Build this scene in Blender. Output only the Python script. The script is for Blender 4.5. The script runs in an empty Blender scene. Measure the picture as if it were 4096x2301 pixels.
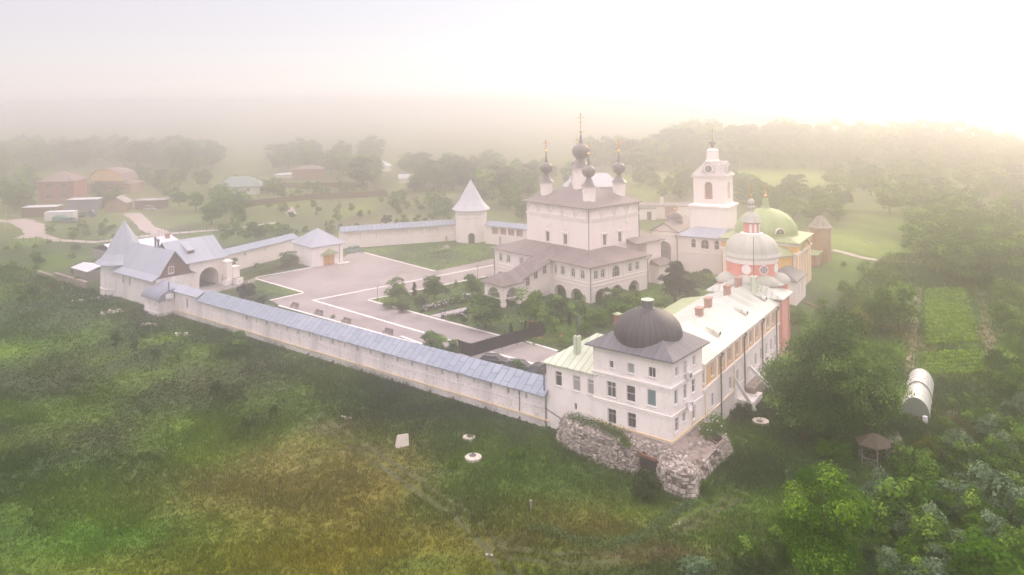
import bpy, math, random
import numpy as np
from math import radians, sin, cos, pi, atan2, sqrt
scene = bpy.context.scene
# ---------------- camera, world, sun, exposure ----------------
cam = bpy.data.objects.new('camera', bpy.data.cameras.new('camera')); scene.collection.objects.link(cam)
cam.location = (0, 0, 40); ROLL = .015
cam.rotation_mode = 'QUATERNION'
from mathutils import Quaternion, Vector, Matrix, Euler
cam.rotation_quaternion = Euler((pi/2, 0, 0)).to_quaternion() @ Quaternion((0, 0, 1), -ROLL)
cam.data.sensor_width = 36; cam.data.lens = 28; cam.data.shift_y = -750.5/4096
cam.data.clip_start = 1; cam.data.clip_end = 6000
scene.camera = cam
SUN_AZ, SUN_EL = 33, 22
HAZE, HAZE_G = .0032, .935
VEIL = (5.8, 4.95, 5.3)
w = bpy.data.worlds.new('World'); scene.world = w; w.use_nodes = True
nt = w.node_tree; bg = nt.nodes['Background']
sky = nt.nodes.new('ShaderNodeTexSky'); sky.sky_type = 'NISHITA'; sky.sun_disc = False
sky.sun_elevation = radians(SUN_EL); sky.sun_rotation = radians(SUN_AZ)
sky.air_density = 1.0; sky.dust_density = .5; sky.ozone_density = 1.5; sky.altitude = 100
veil = nt.nodes.new('ShaderNodeMix'); veil.data_type = 'RGBA'; veil.blend_type = 'ADD'; veil.inputs[0].default_value = 1; veil.clamp_result = False
hsv = nt.nodes.new('ShaderNodeHueSaturation'); hsv.inputs['Saturation'].default_value = .5; hsv.inputs['Value'].default_value = .72   # fog pales the blue sky
nt.links.new(sky.outputs[0], hsv.inputs['Color']); nt.links.new(hsv.outputs[0], veil.inputs[6])
 # the pale layer of high fog over the whole sky, brighter overhead as every overcast is
wtc = nt.nodes.new('ShaderNodeTexCoord'); wsx = nt.nodes.new('ShaderNodeSeparateXYZ'); nt.links.new(wtc.outputs['Generated'], wsx.inputs[0])
wmr = nt.nodes.new('ShaderNodeMapRange'); wmr.inputs['From Min'].default_value = .14; wmr.inputs['From Max'].default_value = .7; wmr.inputs['To Min'].default_value = 1; wmr.inputs['To Max'].default_value = 5.4; nt.links.new(wsx.outputs[2], wmr.inputs['Value'])
wvs = nt.nodes.new('ShaderNodeVectorMath'); wvs.operation = 'SCALE'; wvs.inputs[0].default_value = VEIL; nt.links.new(wmr.outputs[0], wvs.inputs['Scale']); nt.links.new(wvs.outputs[0], veil.inputs[7])
nt.links.new(veil.outputs[2], bg.inputs['Color']); bg.inputs['Strength'].default_value = .05
sd = bpy.data.lights.new('sun', 'SUN'); sd.energy = 1.3; sd.angle = radians(10); sd.color = (1, .76, .50)
sun = bpy.data.objects.new('sun', sd); scene.collection.objects.link(sun)
sun.rotation_euler = Vector((-sin(radians(SUN_AZ))*cos(radians(SUN_EL)), -cos(radians(SUN_AZ))*cos(radians(SUN_EL)), -sin(radians(SUN_EL)))).to_track_quat('-Z', 'Y').to_euler()
scene.view_settings.view_transform = 'Standard'; scene.view_settings.look = 'None'
scene.view_settings.gamma = 1; scene.view_settings.exposure = .83
scene.cycles.volume_bounces = 4
scene.cycles.max_bounces = 6
# ---------------- pixel <-> world helpers (photo pixels, 4096 wide) ----------------
F, CX, V0, CH = 3185., 2048., 400., 40.
def P(u, v, z=0):
    a = (u-CX)-ROLL*(v-V0); b = (v-V0)+ROLL*(u-CX); Y = F*(CH-z)/b
    return (a*Y/F, Y, z)
def N(u, v, z=0): return P(u*1.59006, v*1.59006, z)      # from a 2576 wide view of the photo
def dr(d): return (sin(radians(d)), cos(radians(d)))
class Fr:                                                  # ground frame of a building: x runs away to the right, y away to the left
    def __init__(s, O, t): s.O = O; s.t = t; s.ex = dr(t); s.ey = dr(t-90); s.rz = radians(90-t)
    def w(s, x, y): return (s.O[0]+x*s.ex[0]+y*s.ey[0], s.O[1]+x*s.ex[1]+y*s.ey[1])
    def l(s, p): a = p[0]-s.O[0]; b = p[1]-s.O[1]; return (a*s.ex[0]+b*s.ex[1], a*s.ey[0]+b*s.ey[1])
T = Fr((17.66, 91.), 38.8); WG = Fr((22.68, 97.24), 33.5); K = Fr((14.8, 155.5), 48.8); HF = Fr((43.2, 179.7), 32); YC = Fr((58.3, 164.4), 32)
GA = Fr((-49., 193.3), 48.8)
col = scene.collection
rnd = random.Random(7)
# ---------------- materials ----------------
M = {}
def nodes(name):
    m = bpy.data.materials.new(name); m.use_nodes = True; t = m.node_tree; M[name] = m
    return m, t, t.nodes['Principled BSDF'], (lambda k, **kw: mk(t, k, kw))
def mk(t, k, kw):
    n = t.nodes.new('ShaderNode'+k)
    for a, b in kw.items():
        if a.startswith('i_'):
            key = a[2:]; n.inputs[int(key) if key.isdigit() else key].default_value = b
        else: setattr(n, a, b)
    return n
def ramp(n, stops):
    cr = n.color_ramp
    while len(cr.elements) < len(stops): cr.elements.new(.5)
    for e, (p, c) in zip(cr.elements, stops): e.position = p; e.color = (*c, 1) if len(c) == 3 else c
def sc(c, f): return tuple(min(1, x*f) for x in c)
def surf(name, c, rough=.85, var=.12, scale=.7, dirt=None, dirt_amt=.35, bump=.0, streak=True, metal=0):
    """a weathered plain surface: large stains, fine mottling, optional streaks of dirt"""
    m, t, b, n = nodes(name); L = t.links.new
    tc = n('TexCoord'); b.inputs['Roughness'].default_value = rough; b.inputs['Metallic'].default_value = metal
    mp = n('Mapping'); mp.inputs['Scale'].default_value = (1, 1, .22 if streak else 1); L(tc.outputs['Object'], mp.inputs[0])
    n1 = n('TexNoise', i_Scale=scale, i_Detail=7, i_Roughness=.65); L(mp.outputs[0], n1.inputs['Vector'])
    n2 = n('TexNoise', i_Scale=scale*7, i_Detail=4); L(tc.outputs['Object'], n2.inputs['Vector'])
    r1 = n('ValToRGB'); ramp(r1, [(.3, sc(c, 1-var*1.6)), (.52, c), (.75, sc(c, 1+var*.5))]); L(n1.outputs[0], r1.inputs[0])
    d = dirt or sc(c, .45)
    r2 = n('ValToRGB'); ramp(r2, [(.56, (0, 0, 0)), (.8, (dirt_amt,)*3)]); L(n2.outputs[0], r2.inputs[0])
    mx = n('Mix', data_type='RGBA'); L(r2.outputs[0], mx.inputs[0]); L(r1.outputs[0], mx.inputs[6]); mx.inputs[7].default_value = (*d, 1)
    L(mx.outputs[2], b.inputs['Base Color'])
    if bump:
        bp = n('Bump', i_Strength=bump, i_Distance=.08); L(n2.outputs[0], bp.inputs['Height']); L(bp.outputs[0], b.inputs['Normal'])
    return m
def seamed(name, c, c2, pitch=.6, rough=.68, line=.55, metal=0, rows=0, patch=.35, radial=0, rust=None, sw=.14):
    """sheet metal roof: standing seams run down every slope, sheets differ a little"""
    m, t, b, n = nodes(name); L = t.links.new; b.inputs['Roughness'].default_value = rough; b.inputs['Metallic'].default_value = metal
    tc = n('TexCoord'); sx = n('SeparateXYZ'); L(tc.outputs['Object'], sx.inputs[0])
    def mth(op, a, bb=None):
        q = n('Math', operation=op)
        for i, v in enumerate((a, bb)):
            if v is None: continue
            if isinstance(v, (int, float)): q.inputs[i].default_value = v
            else: L(v, q.inputs[i])
        return q.outputs[0]
    if radial:
        u = mth('MULTIPLY', mth('ARCTAN2', sx.outputs[1], sx.outputs[0]), radial/(2*pi)); vv = sx.outputs[2]
    else:
        sn = n('SeparateXYZ'); L(tc.outputs['Normal'], sn.inputs[0])
        sel = mth('GREATER_THAN', mth('ABSOLUTE', sn.outputs[0]), mth('ABSOLUTE', sn.outputs[1]))
        ux = mth('MULTIPLY', sx.outputs[1], sel); uy = mth('MULTIPLY', sx.outputs[0], mth('SUBTRACT', 1, sel))
        u = mth('DIVIDE', mth('ADD', ux, uy), pitch)
        vx = mth('MULTIPLY', sx.outputs[0], sel); vy = mth('MULTIPLY', sx.outputs[1], mth('SUBTRACT', 1, sel)); vv = mth('ADD', vx, vy)
    fr_ = mth('FRACT', mth('ADD', u, 1000)); seam = mth('LESS_THAN', fr_, sw)
    cell = n('CombineXYZ'); L(mth('FLOOR', u), cell.inputs[0])
    if rows:
        ro = mth('ADD', mth('DIVIDE', vv, rows), mth('MULTIPLY', mth('FLOOR', u), .37)); L(mth('FLOOR', ro), cell.inputs[1])
        seam = mth('MAXIMUM', seam, mth('LESS_THAN', mth('FRACT', mth('ADD', ro, 1000)), .035))
    wn = n('TexWhiteNoise'); L(cell.outputs[0], wn.inputs['Vector'])
    no = n('TexNoise', i_Scale=.45, i_Detail=6, i_Roughness=.7); L(tc.outputs['Object'], no.inputs['Vector'])
    f = mth('ADD', mth('MULTIPLY', wn.outputs['Value'], patch), mth('MULTIPLY', no.outputs[0], 1-patch*.5))
    r1 = n('ValToRGB'); ramp(r1, [(.3, c), (.7, c2)]); L(f, r1.inputs[0]); out = r1.outputs[0]
    if rust:
        r3 = n('ValToRGB'); ramp(r3, [(.55, (0, 0, 0)), (.66, (.8,)*3)]); n3 = n('TexNoise', i_Scale=.9, i_Detail=8, i_Roughness=.75); L(tc.outputs['Object'], n3.inputs['Vector'])
        L(n3.outputs[0], r3.inputs[0]); m3 = n('Mix', data_type='RGBA'); L(r3.outputs[0], m3.inputs[0]); L(out, m3.inputs[6]); m3.inputs[7].default_value = (*rust, 1); out = m3.outputs[2]
    mx = n('Mix', data_type='RGBA'); L(mth('MULTIPLY', seam, line), mx.inputs[0]); L(out, mx.inputs[6]); mx.inputs[7].default_value = (*sc(c, .35), 1)
    L(mx.outputs[2], b.inputs['Base Color'])
    bp = n('Bump', i_Strength=.5, i_Distance=.06); L(seam, bp.inputs['Height']); L(bp.outputs[0], b.inputs['Normal'])
    return m
def stonemat(name, c1, c2, mortar, scale=1., bw=.6, bh=.3, brick=True, worn=.4):
    m, t, b, n = nodes(name); L = t.links.new; b.inputs['Roughness'].default_value = .9
    tc = n('TexCoord'); sx = n('SeparateXYZ'); L(tc.outputs['Object'], sx.inputs[0]); sn = n('SeparateXYZ'); L(tc.outputs['Normal'], sn.inputs[0])
    ad = n('Math', operation='ADD'); L(sx.outputs[0], ad.inputs[0]); L(sx.outputs[1], ad.inputs[1])
    cb = n('CombineXYZ'); L(ad.outputs[0], cb.inputs[0]); L(sx.outputs[2], cb.inputs[1])
    nz = n('TexNoise', i_Scale=1.3, i_Detail=3); L(tc.outputs['Object'], nz.inputs['Vector'])
    mv = n('VectorMath', operation='SCALE'); L(nz.outputs['Color'], mv.inputs[0]); mv.inputs['Scale'].default_value = .12 if not brick else .02
    va = n('VectorMath', operation='ADD'); L(cb.outputs[0], va.inputs[0]); L(mv.outputs[0], va.inputs[1])
    br = n('TexBrick', i_Scale=scale); br.inputs['Color1'].default_value = (*c1, 1); br.inputs['Color2'].default_value = (*c2, 1); br.inputs['Mortar'].default_value = (*mortar, 1)
    br.inputs['Brick Width'].default_value = bw; br.inputs['Row Height'].default_value = bh; br.inputs['Mortar Size'].default_value = .03 if not brick else .012; br.inputs['Bias'].default_value = 0
    L(va.outputs[0], br.inputs['Vector'])
    n2 = n('TexNoise', i_Scale=.8, i_Detail=7, i_Roughness=.7); L(tc.outputs['Object'], n2.inputs['Vector'])
    r2 = n('ValToRGB'); ramp(r2, [(.48, (0, 0, 0)), (.7, (worn,)*3)]); L(n2.outputs[0], r2.inputs[0])
    mx = n('Mix', data_type='RGBA'); L(r2.outputs[0], mx.inputs[0]); L(br.outputs[0], mx.inputs[6]); mx.inputs[7].default_value = (*mortar, 1)
    L(mx.outputs[2], b.inputs['Base Color']); bp = n('Bump', i_Strength=.7, i_Distance=.05); L(br.outputs['Fac'], bp.inputs['Height']); bp.invert = True; L(bp.outputs[0], b.inputs['Normal'])
    return m
def leafmat(name, c1, c2, c3, hue=.0, tl=.4):
    """foliage: leaf colour from a per-clump tint, a slow noise and the plant itself"""
    m, t, b, n = nodes(name); L = t.links.new
    at = n('Attribute', attribute_name='tint'); oi = n('ObjectInfo'); tc = n('TexCoord')
    no = n('TexNoise', i_Scale=.8, i_Detail=3); L(tc.outputs['Object'], no.inputs['Vector'])
    a1 = n('Math', operation='MULTIPLY_ADD'); L(no.outputs[0], a1.inputs[0]); a1.inputs[1].default_value = .5; L(at.outputs['Fac'], a1.inputs[2])
    a2 = n('Math', operation='MULTIPLY_ADD'); L(oi.outputs['Random'], a2.inputs[0]); a2.inputs[1].default_value = .3; L(a1.outputs[0], a2.inputs[2])
    r1 = n('ValToRGB'); ramp(r1, [(.25, c1), (.75, c2), (1., c3)]); L(a2.outputs[0], r1.inputs[0])
    df = n('BsdfDiffuse'); tr = n('BsdfTranslucent'); ms = n('MixShader'); ms.inputs[0].default_value = tl
    L(r1.outputs[0], df.inputs[0]); L(r1.outputs[0], tr.inputs[0]); L(df.outputs[0], ms.inputs[1]); L(tr.outputs[0], ms.inputs[2])
    L(ms.outputs[0], t.nodes['Material Output'].inputs[0]); t.nodes.remove(b); return m
def vcol(name, attr, rough=1, amp=.5, fs=2.5):
    m, t, b, n = nodes(name); L = t.links.new; b.inputs['Roughness'].default_value = rough
    at = n('Attribute', attribute_name=attr); tc = n('TexCoord')
    n1 = n('TexNoise', i_Scale=fs, i_Detail=8, i_Roughness=.7); L(tc.outputs['Object'], n1.inputs['Vector'])
    r = n('ValToRGB'); ramp(r, [(.3, (1-amp,)*3), (.7, (1+amp,)*3)]); L(n1.outputs[0], r.inputs[0])
    mx = n('Mix', data_type='RGBA', blend_type='MULTIPLY'); mx.inputs[0].default_value = 1; L(at.outputs['Color'], mx.inputs[6]); L(r.outputs[0], mx.inputs[7])
    L(mx.outputs[2], b.inputs['Base Color']); return m
def flat(name, c, rough=.6, metal=0, spec=.5):
    m, t, b, n = nodes(name); b.inputs['Base Color'].default_value = (*c, 1); b.inputs['Roughness'].default_value = rough; b.inputs['Metallic'].default_value = metal
    return m
surf('plaster', (.86, .815, .765), var=.12, scale=.4, dirt=(.42, .35, .30), dirt_amt=.5, bump=.15)
surf('wall_plaster', (.82, .78, .745), var=.22, scale=.3, dirt=(.30, .27, .24), dirt_amt=1.0, bump=.3)
surf('church_plaster', (.84, .77, .715), var=.05, scale=.4, dirt=(.5, .42, .36), dirt_amt=.2)
surf('trim', (.86, .81, .77), var=.05); surf('yellow_plaster', (.80, .49, .13), var=.1, dirt_amt=.25); surf('pale_pink', (.74, .40, .33), var=.1, dirt_amt=.3)
surf('pink_plaster', (.72, .26, .20), var=.1, dirt_amt=.2)
surf('wing_yellow', (.72, .47, .20), var=.15, dirt_amt=.3); surf('ochre', (.62, .33, .06), var=.1)
seamed('wall_roof', (.22, .27, .33), (.32, .37, .43), pitch=1.25, rows=2.3, rough=.68, line=.75, patch=.2, sw=.11)
seamed('gate_roof', (.29, .33, .38), (.38, .41, .46), pitch=.5, rough=.68, line=.18)
seamed('cone_roof', (.29, .33, .38), (.38, .41, .46), rough=.68, line=.3, radial=40)
seamed('white_cone', (.42, .44, .47), (.52, .53, .55), rough=.68, line=.2, radial=40)
seamed('brown_roof', (.14, .115, .105), (.22, .185, .17), pitch=1.0, sw=.16, rough=.68, line=.5)
seamed('turret_roof', (.17, .19, .24), (.24, .26, .31), pitch=.6, line=.3)
seamed('dark_roof', (.085, .088, .098), (.135, .138, .15), pitch=.9, sw=.16, rough=.68, line=.5)
seamed('dark_dome', (.026, .025, .027), (.055, .053, .055), rough=.6, line=.85, radial=34, sw=.2)
seamed('black_dome', (.10, .09, .085), (.15, .13, .12), rough=.4, line=.3, radial=20)
seamed('green_dome', (.20, .30, .10), (.30, .38, .16), rough=.6, line=.15, radial=40)
seamed('green_roof', (.22, .30, .12), (.33, .38, .2), pitch=.6, rough=.6, line=.3)
seamed('wing_roof', (.36, .41, .32), (.56, .58, .52), pitch=.95, sw=.2, rough=.6, line=.5, rust=(.34, .40, .22))
seamed('annex_roof', (.40, .49, .35), (.58, .63, .48), pitch=.95, sw=.15, rough=.6, line=.55, rust=(.5, .42, .22), patch=.6)
seamed('grey_dome', (.33, .35, .28), (.46, .46, .40), rough=.7, line=.1, radial=30, rust=(.33, .36, .22))
seamed('village_roof', (.22, .16, .15), (.28, .2, .19), pitch=.4, line=.2); seamed('slate_green', (.2, .27, .25), (.27, .33, .31), pitch=.4, line=.3)
seamed('white_roof', (.55, .57, .62), (.66, .67, .70), pitch=.7, line=.2); seamed('shed_roof', (.33, .31, .33), (.4, .38, .4), pitch=.3, line=.4)
stonemat('red_brick', (.30, .09, .06), (.36, .13, .09), (.4, .33, .3), bw=.5, bh=.18); stonemat('old_brick', (.33, .15, .10), (.42, .24, .17), (.42, .36, .3), bw=.5, bh=.2, worn=.9)
stonemat('bastion_core', (.16, .13, .11), (.12, .10, .09), (.06, .05, .04), bw=.7, bh=.32, brick=False)
surf('rubble', (.30, .25, .22), var=.5, scale=1.3, dirt=(.2, .16, .13), dirt_amt=.8, bump=.8, streak=False)
stonemat('planks', (.16, .09, .06), (.19, .11, .075), (.08, .05, .04), bw=6, bh=.22); surf('wood', (.085, .062, .045), var=.3, scale=3)
surf('grey_wood', (.28, .25, .22), var=.2, scale=3); surf('concrete', (.45, .43, .39), var=.15, scale=2, dirt_amt=.4, bump=.3, streak=False); surf('pale_concrete', (.60, .55, .47), var=.12, scale=2, streak=False, dirt_amt=.4)
surf('brown_asphalt', (.27, .243, .228), var=.22, scale=.10, dirt=(.17, .145, .135), dirt_amt=.6, streak=False, bump=.1); surf('kerb_white', (.80, .76, .73), var=.1, scale=2, streak=False)
surf('tile_path', (.42, .38, .38), var=.1, scale=2, streak=False); seamed('pale_metal', (.40, .37, .34), (.5, .46, .43), pitch=.5, rough=.7, line=.25)
surf('dirt', (.22, .18, .11), var=.2, scale=.6, streak=False, dirt_amt=.3, dirt=(.2, .17, .1)); surf('pale_dirt', (.40, .34, .31), var=.15, scale=.6, streak=False)
surf('track', (.075, .085, .025), var=.8, scale=1.5, streak=False, dirt=(.035, .07, .012), dirt_amt=.9)
surf('soil', (.10, .07, .05), var=.3, scale=2, streak=False, bump=.6)
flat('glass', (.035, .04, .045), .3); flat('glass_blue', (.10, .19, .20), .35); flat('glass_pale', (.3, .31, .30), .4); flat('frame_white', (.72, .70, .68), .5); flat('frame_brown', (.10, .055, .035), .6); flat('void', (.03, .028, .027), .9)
flat('iron', (.02, .02, .022), .5, .4); flat('pipe_grey', (.12, .12, .13), .5, .5); flat('gold', (.75, .42, .10), .25, 1); flat('yellow_pipe', (.72, .54, .27), .6); flat('teal', (.08, .26, .24), .5)
flat('car_black', (.012, .013, .016), .5); flat('car_grey', (.05, .05, .055), .5); flat('car_silver', (.42, .46, .48), .3, .5); flat('tyre', (.015, .015, .015), .9); flat('chrome', (.5, .5, .5), .6, .3); flat('lamp_glass', (.75, .73, .68), .3)
flat('car_blue', (.10, .14, .22), .4); flat('car_green', (.08, .25, .20), .5); flat('white_paint', (.7, .69, .68), .5); flat('poly', (.50, .52, .46), .5); flat('poly_grey', (.2, .23, .2), .5); flat('car_glass', (.03, .035, .04), .7); flat('tarp', (.2, .2, .27), .7)
flat('bark', (.075, .055, .04), .9); flat('flower_white', (.75, .72, .68), .8); flat('flower_red', (.5, .12, .08), .8); flat('rust_wood', (.2, .1, .06), .8); flat('red_box', (.25, .05, .04), .7)
leafmat('leaf_mid', (0.0469, 0.1021, 0.0154), (0.1321, 0.2502, 0.0338), (0.2984, 0.4596, 0.0768)); leafmat('leaf_bright', (0.0429, 0.1099, 0.007), (0.1216, 0.2535, 0.0187), (0.286, 0.4563, 0.041))
leafmat('leaf_willow', (0.0396, 0.0936, 0.0189), (0.1386, 0.2527, 0.0504), (0.3168, 0.468, 0.1103))
leafmat('leaf_dark', (0.0221, 0.0405, 0.0158), (0.0515, 0.0828, 0.0282), (0.092, 0.138, 0.0493)); leafmat('leaf_silver', (0.0672, 0.1092, 0.0605), (0.1428, 0.2184, 0.1176), (0.2856, 0.3822, 0.2352)); leafmat('leaf_conifer', (0.015, 0.03, 0.018), (0.036, 0.06, 0.033), (0.06, 0.09, 0.045))
leafmat('leaf_purple', (.022, .018, .020), (.045, .042, .040), (.075, .08, .06)); leafmat('leaf_white', (.10, .15, .06), (.35, .37, .25), (.6, .6, .5)); leafmat('leaf_yellow', (0.084, 0.108, 0.0144), (0.192, 0.216, 0.036), (0.336, 0.336, 0.072))
# ---------------- mesh helpers ----------------
class MB:
    def __init__(s): s.v = []; s.f = []; s.m = []
    def face(s, pts, m=0):
        k = len(s.v); s.v += [tuple(p) for p in pts]; s.f.append(tuple(range(k, k+len(pts)))); s.m.append(m)
    def add(s, vs, fs, m=0):
        k = len(s.v); s.v += [tuple(p) for p in vs]
        for f in fs: s.f.append(tuple(k+i for i in f)); s.m.append(m)
    def box(s, x0, x1, y0, y1, z0, z1, m=0):
        s.add([(x, y, z) for z in (z0, z1) for x, y in ((x0, y0), (x1, y0), (x1, y1), (x0, y1))], [(3, 2, 1, 0), (4, 5, 6, 7), (0, 1, 5, 4), (1, 2, 6, 5), (2, 3, 7, 6), (3, 0, 4, 7)], m)
    def prism(s, poly, z0, z1, m=0, cap=True):
        n = len(poly); f = [(i, (i+1) % n, n+(i+1) % n, n+i) for i in range(n)]
        if cap: f += [tuple(range(n-1, -1, -1)), tuple(range(n, 2*n))]
        s.add([(*p, z0) for p in poly]+[(*p, z1) for p in poly], f, m)
    def lathe(s, cx, cy, prof, n=32, m=0, a0=0, full=2*pi):
        k = n if full >= 2*pi-.01 else n+1
        vs = [(cx+r*cos(a0+full*i/n), cy+r*sin(a0+full*i/n), z) for r, z in prof for i in range(k)]
        fs = [(j*k+i, j*k+(i+1) % k, (j+1)*k+(i+1) % k, (j+1)*k+i) for j in range(len(prof)-1) for i in range(n)]
        s.add(vs, fs, m)
    def tube(s, p, q, r, n=6, m=0, r2=None):
        p, q = Vector(p), Vector(q); d = (q-p)
        if d.length < 1e-6: return
        d.normalize(); a = d.orthogonal().normalized(); b = d.cross(a); r2 = r if r2 is None else r2
        vs = [tuple(p+(a*cos(2*pi*i/n)+b*sin(2*pi*i/n))*r) for i in range(n)]+[tuple(q+(a*cos(2*pi*i/n)+b*sin(2*pi*i/n))*r2) for i in range(n)]
        s.add(vs, [(i, (i+1) % n, n+(i+1) % n, n+i) for i in range(n)]+[tuple(range(n-1, -1, -1)), tuple(range(n, 2*n))], m)
    def path(s, pts, r, n=6, m=0):
        for a, b in zip(pts, pts[1:]): s.tube(a, b, r, n, m)
    def ball(s, c, r, n=10, m=0, sz=1): s.lathe(c[0], c[1], [(r*sin(pi*i/n) if 0 < i < n else .001, c[2]-r*sz*cos(pi*i/n)) for i in range(n+1)], n+2, m)
    def beam(s, p, q, wd, m=0):
        p, q = Vector(p), Vector(q); d = (q-p).normalized(); a = d.cross(Vector((0, 0, 1))).normalized()*wd/2; b = a.cross(d).normalized()*wd/2
        vs = [tuple(e+i*a+j*b) for e in (p, q) for i, j in ((-1, -1), (1, -1), (1, 1), (-1, 1))]
        s.add(vs, [(3, 2, 1, 0), (4, 5, 6, 7), (0, 1, 5, 4), (1, 2, 6, 5), (2, 3, 7, 6), (3, 0, 4, 7)], m)
    def hip(s, x0, x1, y0, y1, ze, a, b, zr, th=.14, m=0):
        """eave rectangle at ze, ridge from a to b (x, y) at zr; an end on the eave line makes a gable"""
        c = [(x0, y0), (x1, y0), (x1, y1), (x0, y1)]; A = (*a, zr); B = (*b, zr); q = [(*p, ze) for p in c]
        alongx = abs(b[0]-a[0]) >= abs(b[1]-a[1])
        if a == b: fs = [[q[0], q[1], A], [q[1], q[2], A], [q[2], q[3], A], [q[3], q[0], A]]
        elif alongx: fs = [[q[0], q[1], B, A], [q[2], q[3], A, B]]+([[q[3], q[0], A]] if a[0] > x0+.01 else [])+([[q[1], q[2], B]] if b[0] < x1-.01 else [])
        else: fs = [[q[1], q[2], B, A], [q[3], q[0], A, B]]+([[q[0], q[1], A]] if a[1] > y0+.01 else [])+([[q[2], q[3], B]] if b[1] < y1-.01 else [])
        for f in fs: s.face(f, m); s.face([(p[0], p[1], p[2]-th) for p in reversed(f)], m)
        for i in range(4):
            p, r = q[i], q[(i+1) % 4]; s.face([(p[0], p[1], ze-th), (r[0], r[1], ze-th), r, p], m)
    def ring(s, x0, x1, y0, y1, z0, z1, p, m=0):
        o = [(x0-p, y0-p), (x1+p, y0-p), (x1+p, y1+p), (x0-p, y1+p)]; i_ = [(x0, y0), (x1, y0), (x1, y1), (x0, y1)]
        for k in range(4):
            a, b, c, d = o[k], o[(k+1) % 4], i_[(k+1) % 4], i_[k]
            s.face([(*a, z0), (*b, z0), (*b, z1), (*a, z1)], m); s.face([(*a, z1), (*b, z1), (*c, z1), (*d, z1)], m); s.face([(*d, z0), (*c, z0), (*b, z0), (*a, z0)], m)
    def build(s, name, mats, parent=None, at=None, smooth=False, label=None, kind=None):
        me = bpy.data.meshes.new(name); vs = s.v
        if at: vs = [(x-at[0], y-at[1], z-at[2]) for x, y, z in vs]
        me.from_pydata(vs, [], s.f)
        for q in ([mats] if isinstance(mats, str) else mats): me.materials.append(M[q])
        if any(s.m): me.polygons.foreach_set('material_index', s.m)
        if smooth: me.polygons.foreach_set('use_smooth', [True]*len(s.f))
        o = bpy.data.objects.new(name, me); col.objects.link(o)
        if at: o.location = at
        if parent: o.parent = parent
        if label: o['label'] = label
        if kind: o['kind'] = kind
        return o
def tag(o, label, cat, group=None):
    o['label'] = label; o['category'] = cat
    if group: o['group'] = group
    return o
def thing(name, label, cat, loc=(0, 0, 0), rz=0, group=None):
    o = bpy.data.objects.new(name, None); col.objects.link(o); o.location = loc; o.rotation_euler = (0, 0, rz); o.empty_display_size = .5
    return tag(o, label, cat, group)
def fthing(name, label, cat, fr, group=None): return thing(name, label, cat, (*fr.O, 0), fr.rz, group)
def struct(name, mb, mats, **k): return mb.build(name, mats, kind='structure', **k)
def copy_tree(o, parent=None):
    c = o.copy(); col.objects.link(c); c.parent = parent
    for ch in list(o.children): copy_tree(ch, c)
    return c
# ---------------- walls with real openings ----------------
def outline(op):
    s0, s1, z0, z1 = op['s'][0], op['s'][1], op['z'][0], op['z'][1]; w = s1-s0
    if not op.get('arch'): return [(s0, z0), (s0, z1), (s1, z1), (s1, z0)]
    r = w/2; zs = z1-r*op.get('rise', 1); n = 8
    return [(s0, z0)]+[(s0+r-r*cos(pi*i/n), zs+(z1-zs)*sin(pi*i/n)) for i in range(n+1)]+[(s1, z0)]
def wall(mb, a, b, z0, z1, ops=(), m=0, th=.3):
    """a wall face from a to b whose outside is on the left of a->b; openings get reveals"""
    L = sqrt((b[0]-a[0])**2+(b[1]-a[1])**2); ux, uy = (b[0]-a[0])/L, (b[1]-a[1])/L
    def pt(s, z, d=0): return (a[0]+ux*s+uy*d, a[1]+uy*s-ux*d, z)
    xs = sorted({0, L, *[q for o in ops for q in o['s']]})
    for p, q in zip(xs, xs[1:]):
        mid = (p+q)/2; cuts = sorted([o['z'] for o in ops if o['s'][0] < mid < o['s'][1]]); z = z0
        for c0, c1 in cuts:
            if c0 > z+1e-4: mb.face([pt(q, z), pt(p, z), pt(p, c0), pt(q, c0)], m)
            z = c1
        if z < z1-1e-4: mb.face([pt(q, z), pt(p, z), pt(p, z1), pt(q, z1)], m)
    for o in ops:
        ol = outline(o); d = o.get('deep', th)
        if o.get('arch'):
            k = len(ol)//2; zt = o['z'][1]
            for i in range(1, len(ol)-2):
                p, q = ol[i], ol[i+1]; mb.face([pt(*q), pt(*p), pt(p[0], zt), pt(q[0], zt)], m)
        for p, q in zip(ol, ol[1:]): mb.face([pt(*p), pt(*q), pt(*q, d), pt(*p, d)], m)
        if o['z'][0] > z0+.01: p, q = ol[-1], ol[0]; mb.face([pt(*p), pt(*q), pt(*q, d), pt(*p, d)], m)
    return pt
def shrink(ol, t):
    cx = sum(p[0] for p in ol)/len(ol); x0 = min(p[0] for p in ol); x1 = max(p[0] for p in ol); z0 = min(p[1] for p in ol); z1 = max(p[1] for p in ol)
    mx, mz = (x0+x1)/2, (z0+z1)/2; fx = (x1-x0-2*t)/(x1-x0); fz = (z1-z0-2*t)/(z1-z0)
    return [(mx+(p[0]-mx)*fx, mz+(p[1]-mz)*fz) for p in ol]
def ringface(mb, pt, o1, o2, d, m=0, side=.05):
    n = len(o1)
    for i in range(n):
        a, b, c, e = o1[i], o1[(i+1) % n], o2[(i+1) % n], o2[i]
        mb.face([pt(*a, d), pt(*b, d), pt(*c, d), pt(*e, d)], m)
        mb.face([pt(*e, d), pt(*c, d), pt(*c, d+side), pt(*e, d+side)], m)
def sbox(mb, pt, s0, s1, z0, z1, d0, d1, m=0):
    q = [pt(s, z, d) for d in (d0, d1) for s, z in ((s0, z0), (s1, z0), (s1, z1), (s0, z1))]
    mb.add(q, [(0, 1, 2, 3), (7, 6, 5, 4), (0, 4, 5, 1), (1, 5, 6, 2), (2, 6, 7, 3), (3, 7, 4, 0)], m)
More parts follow.
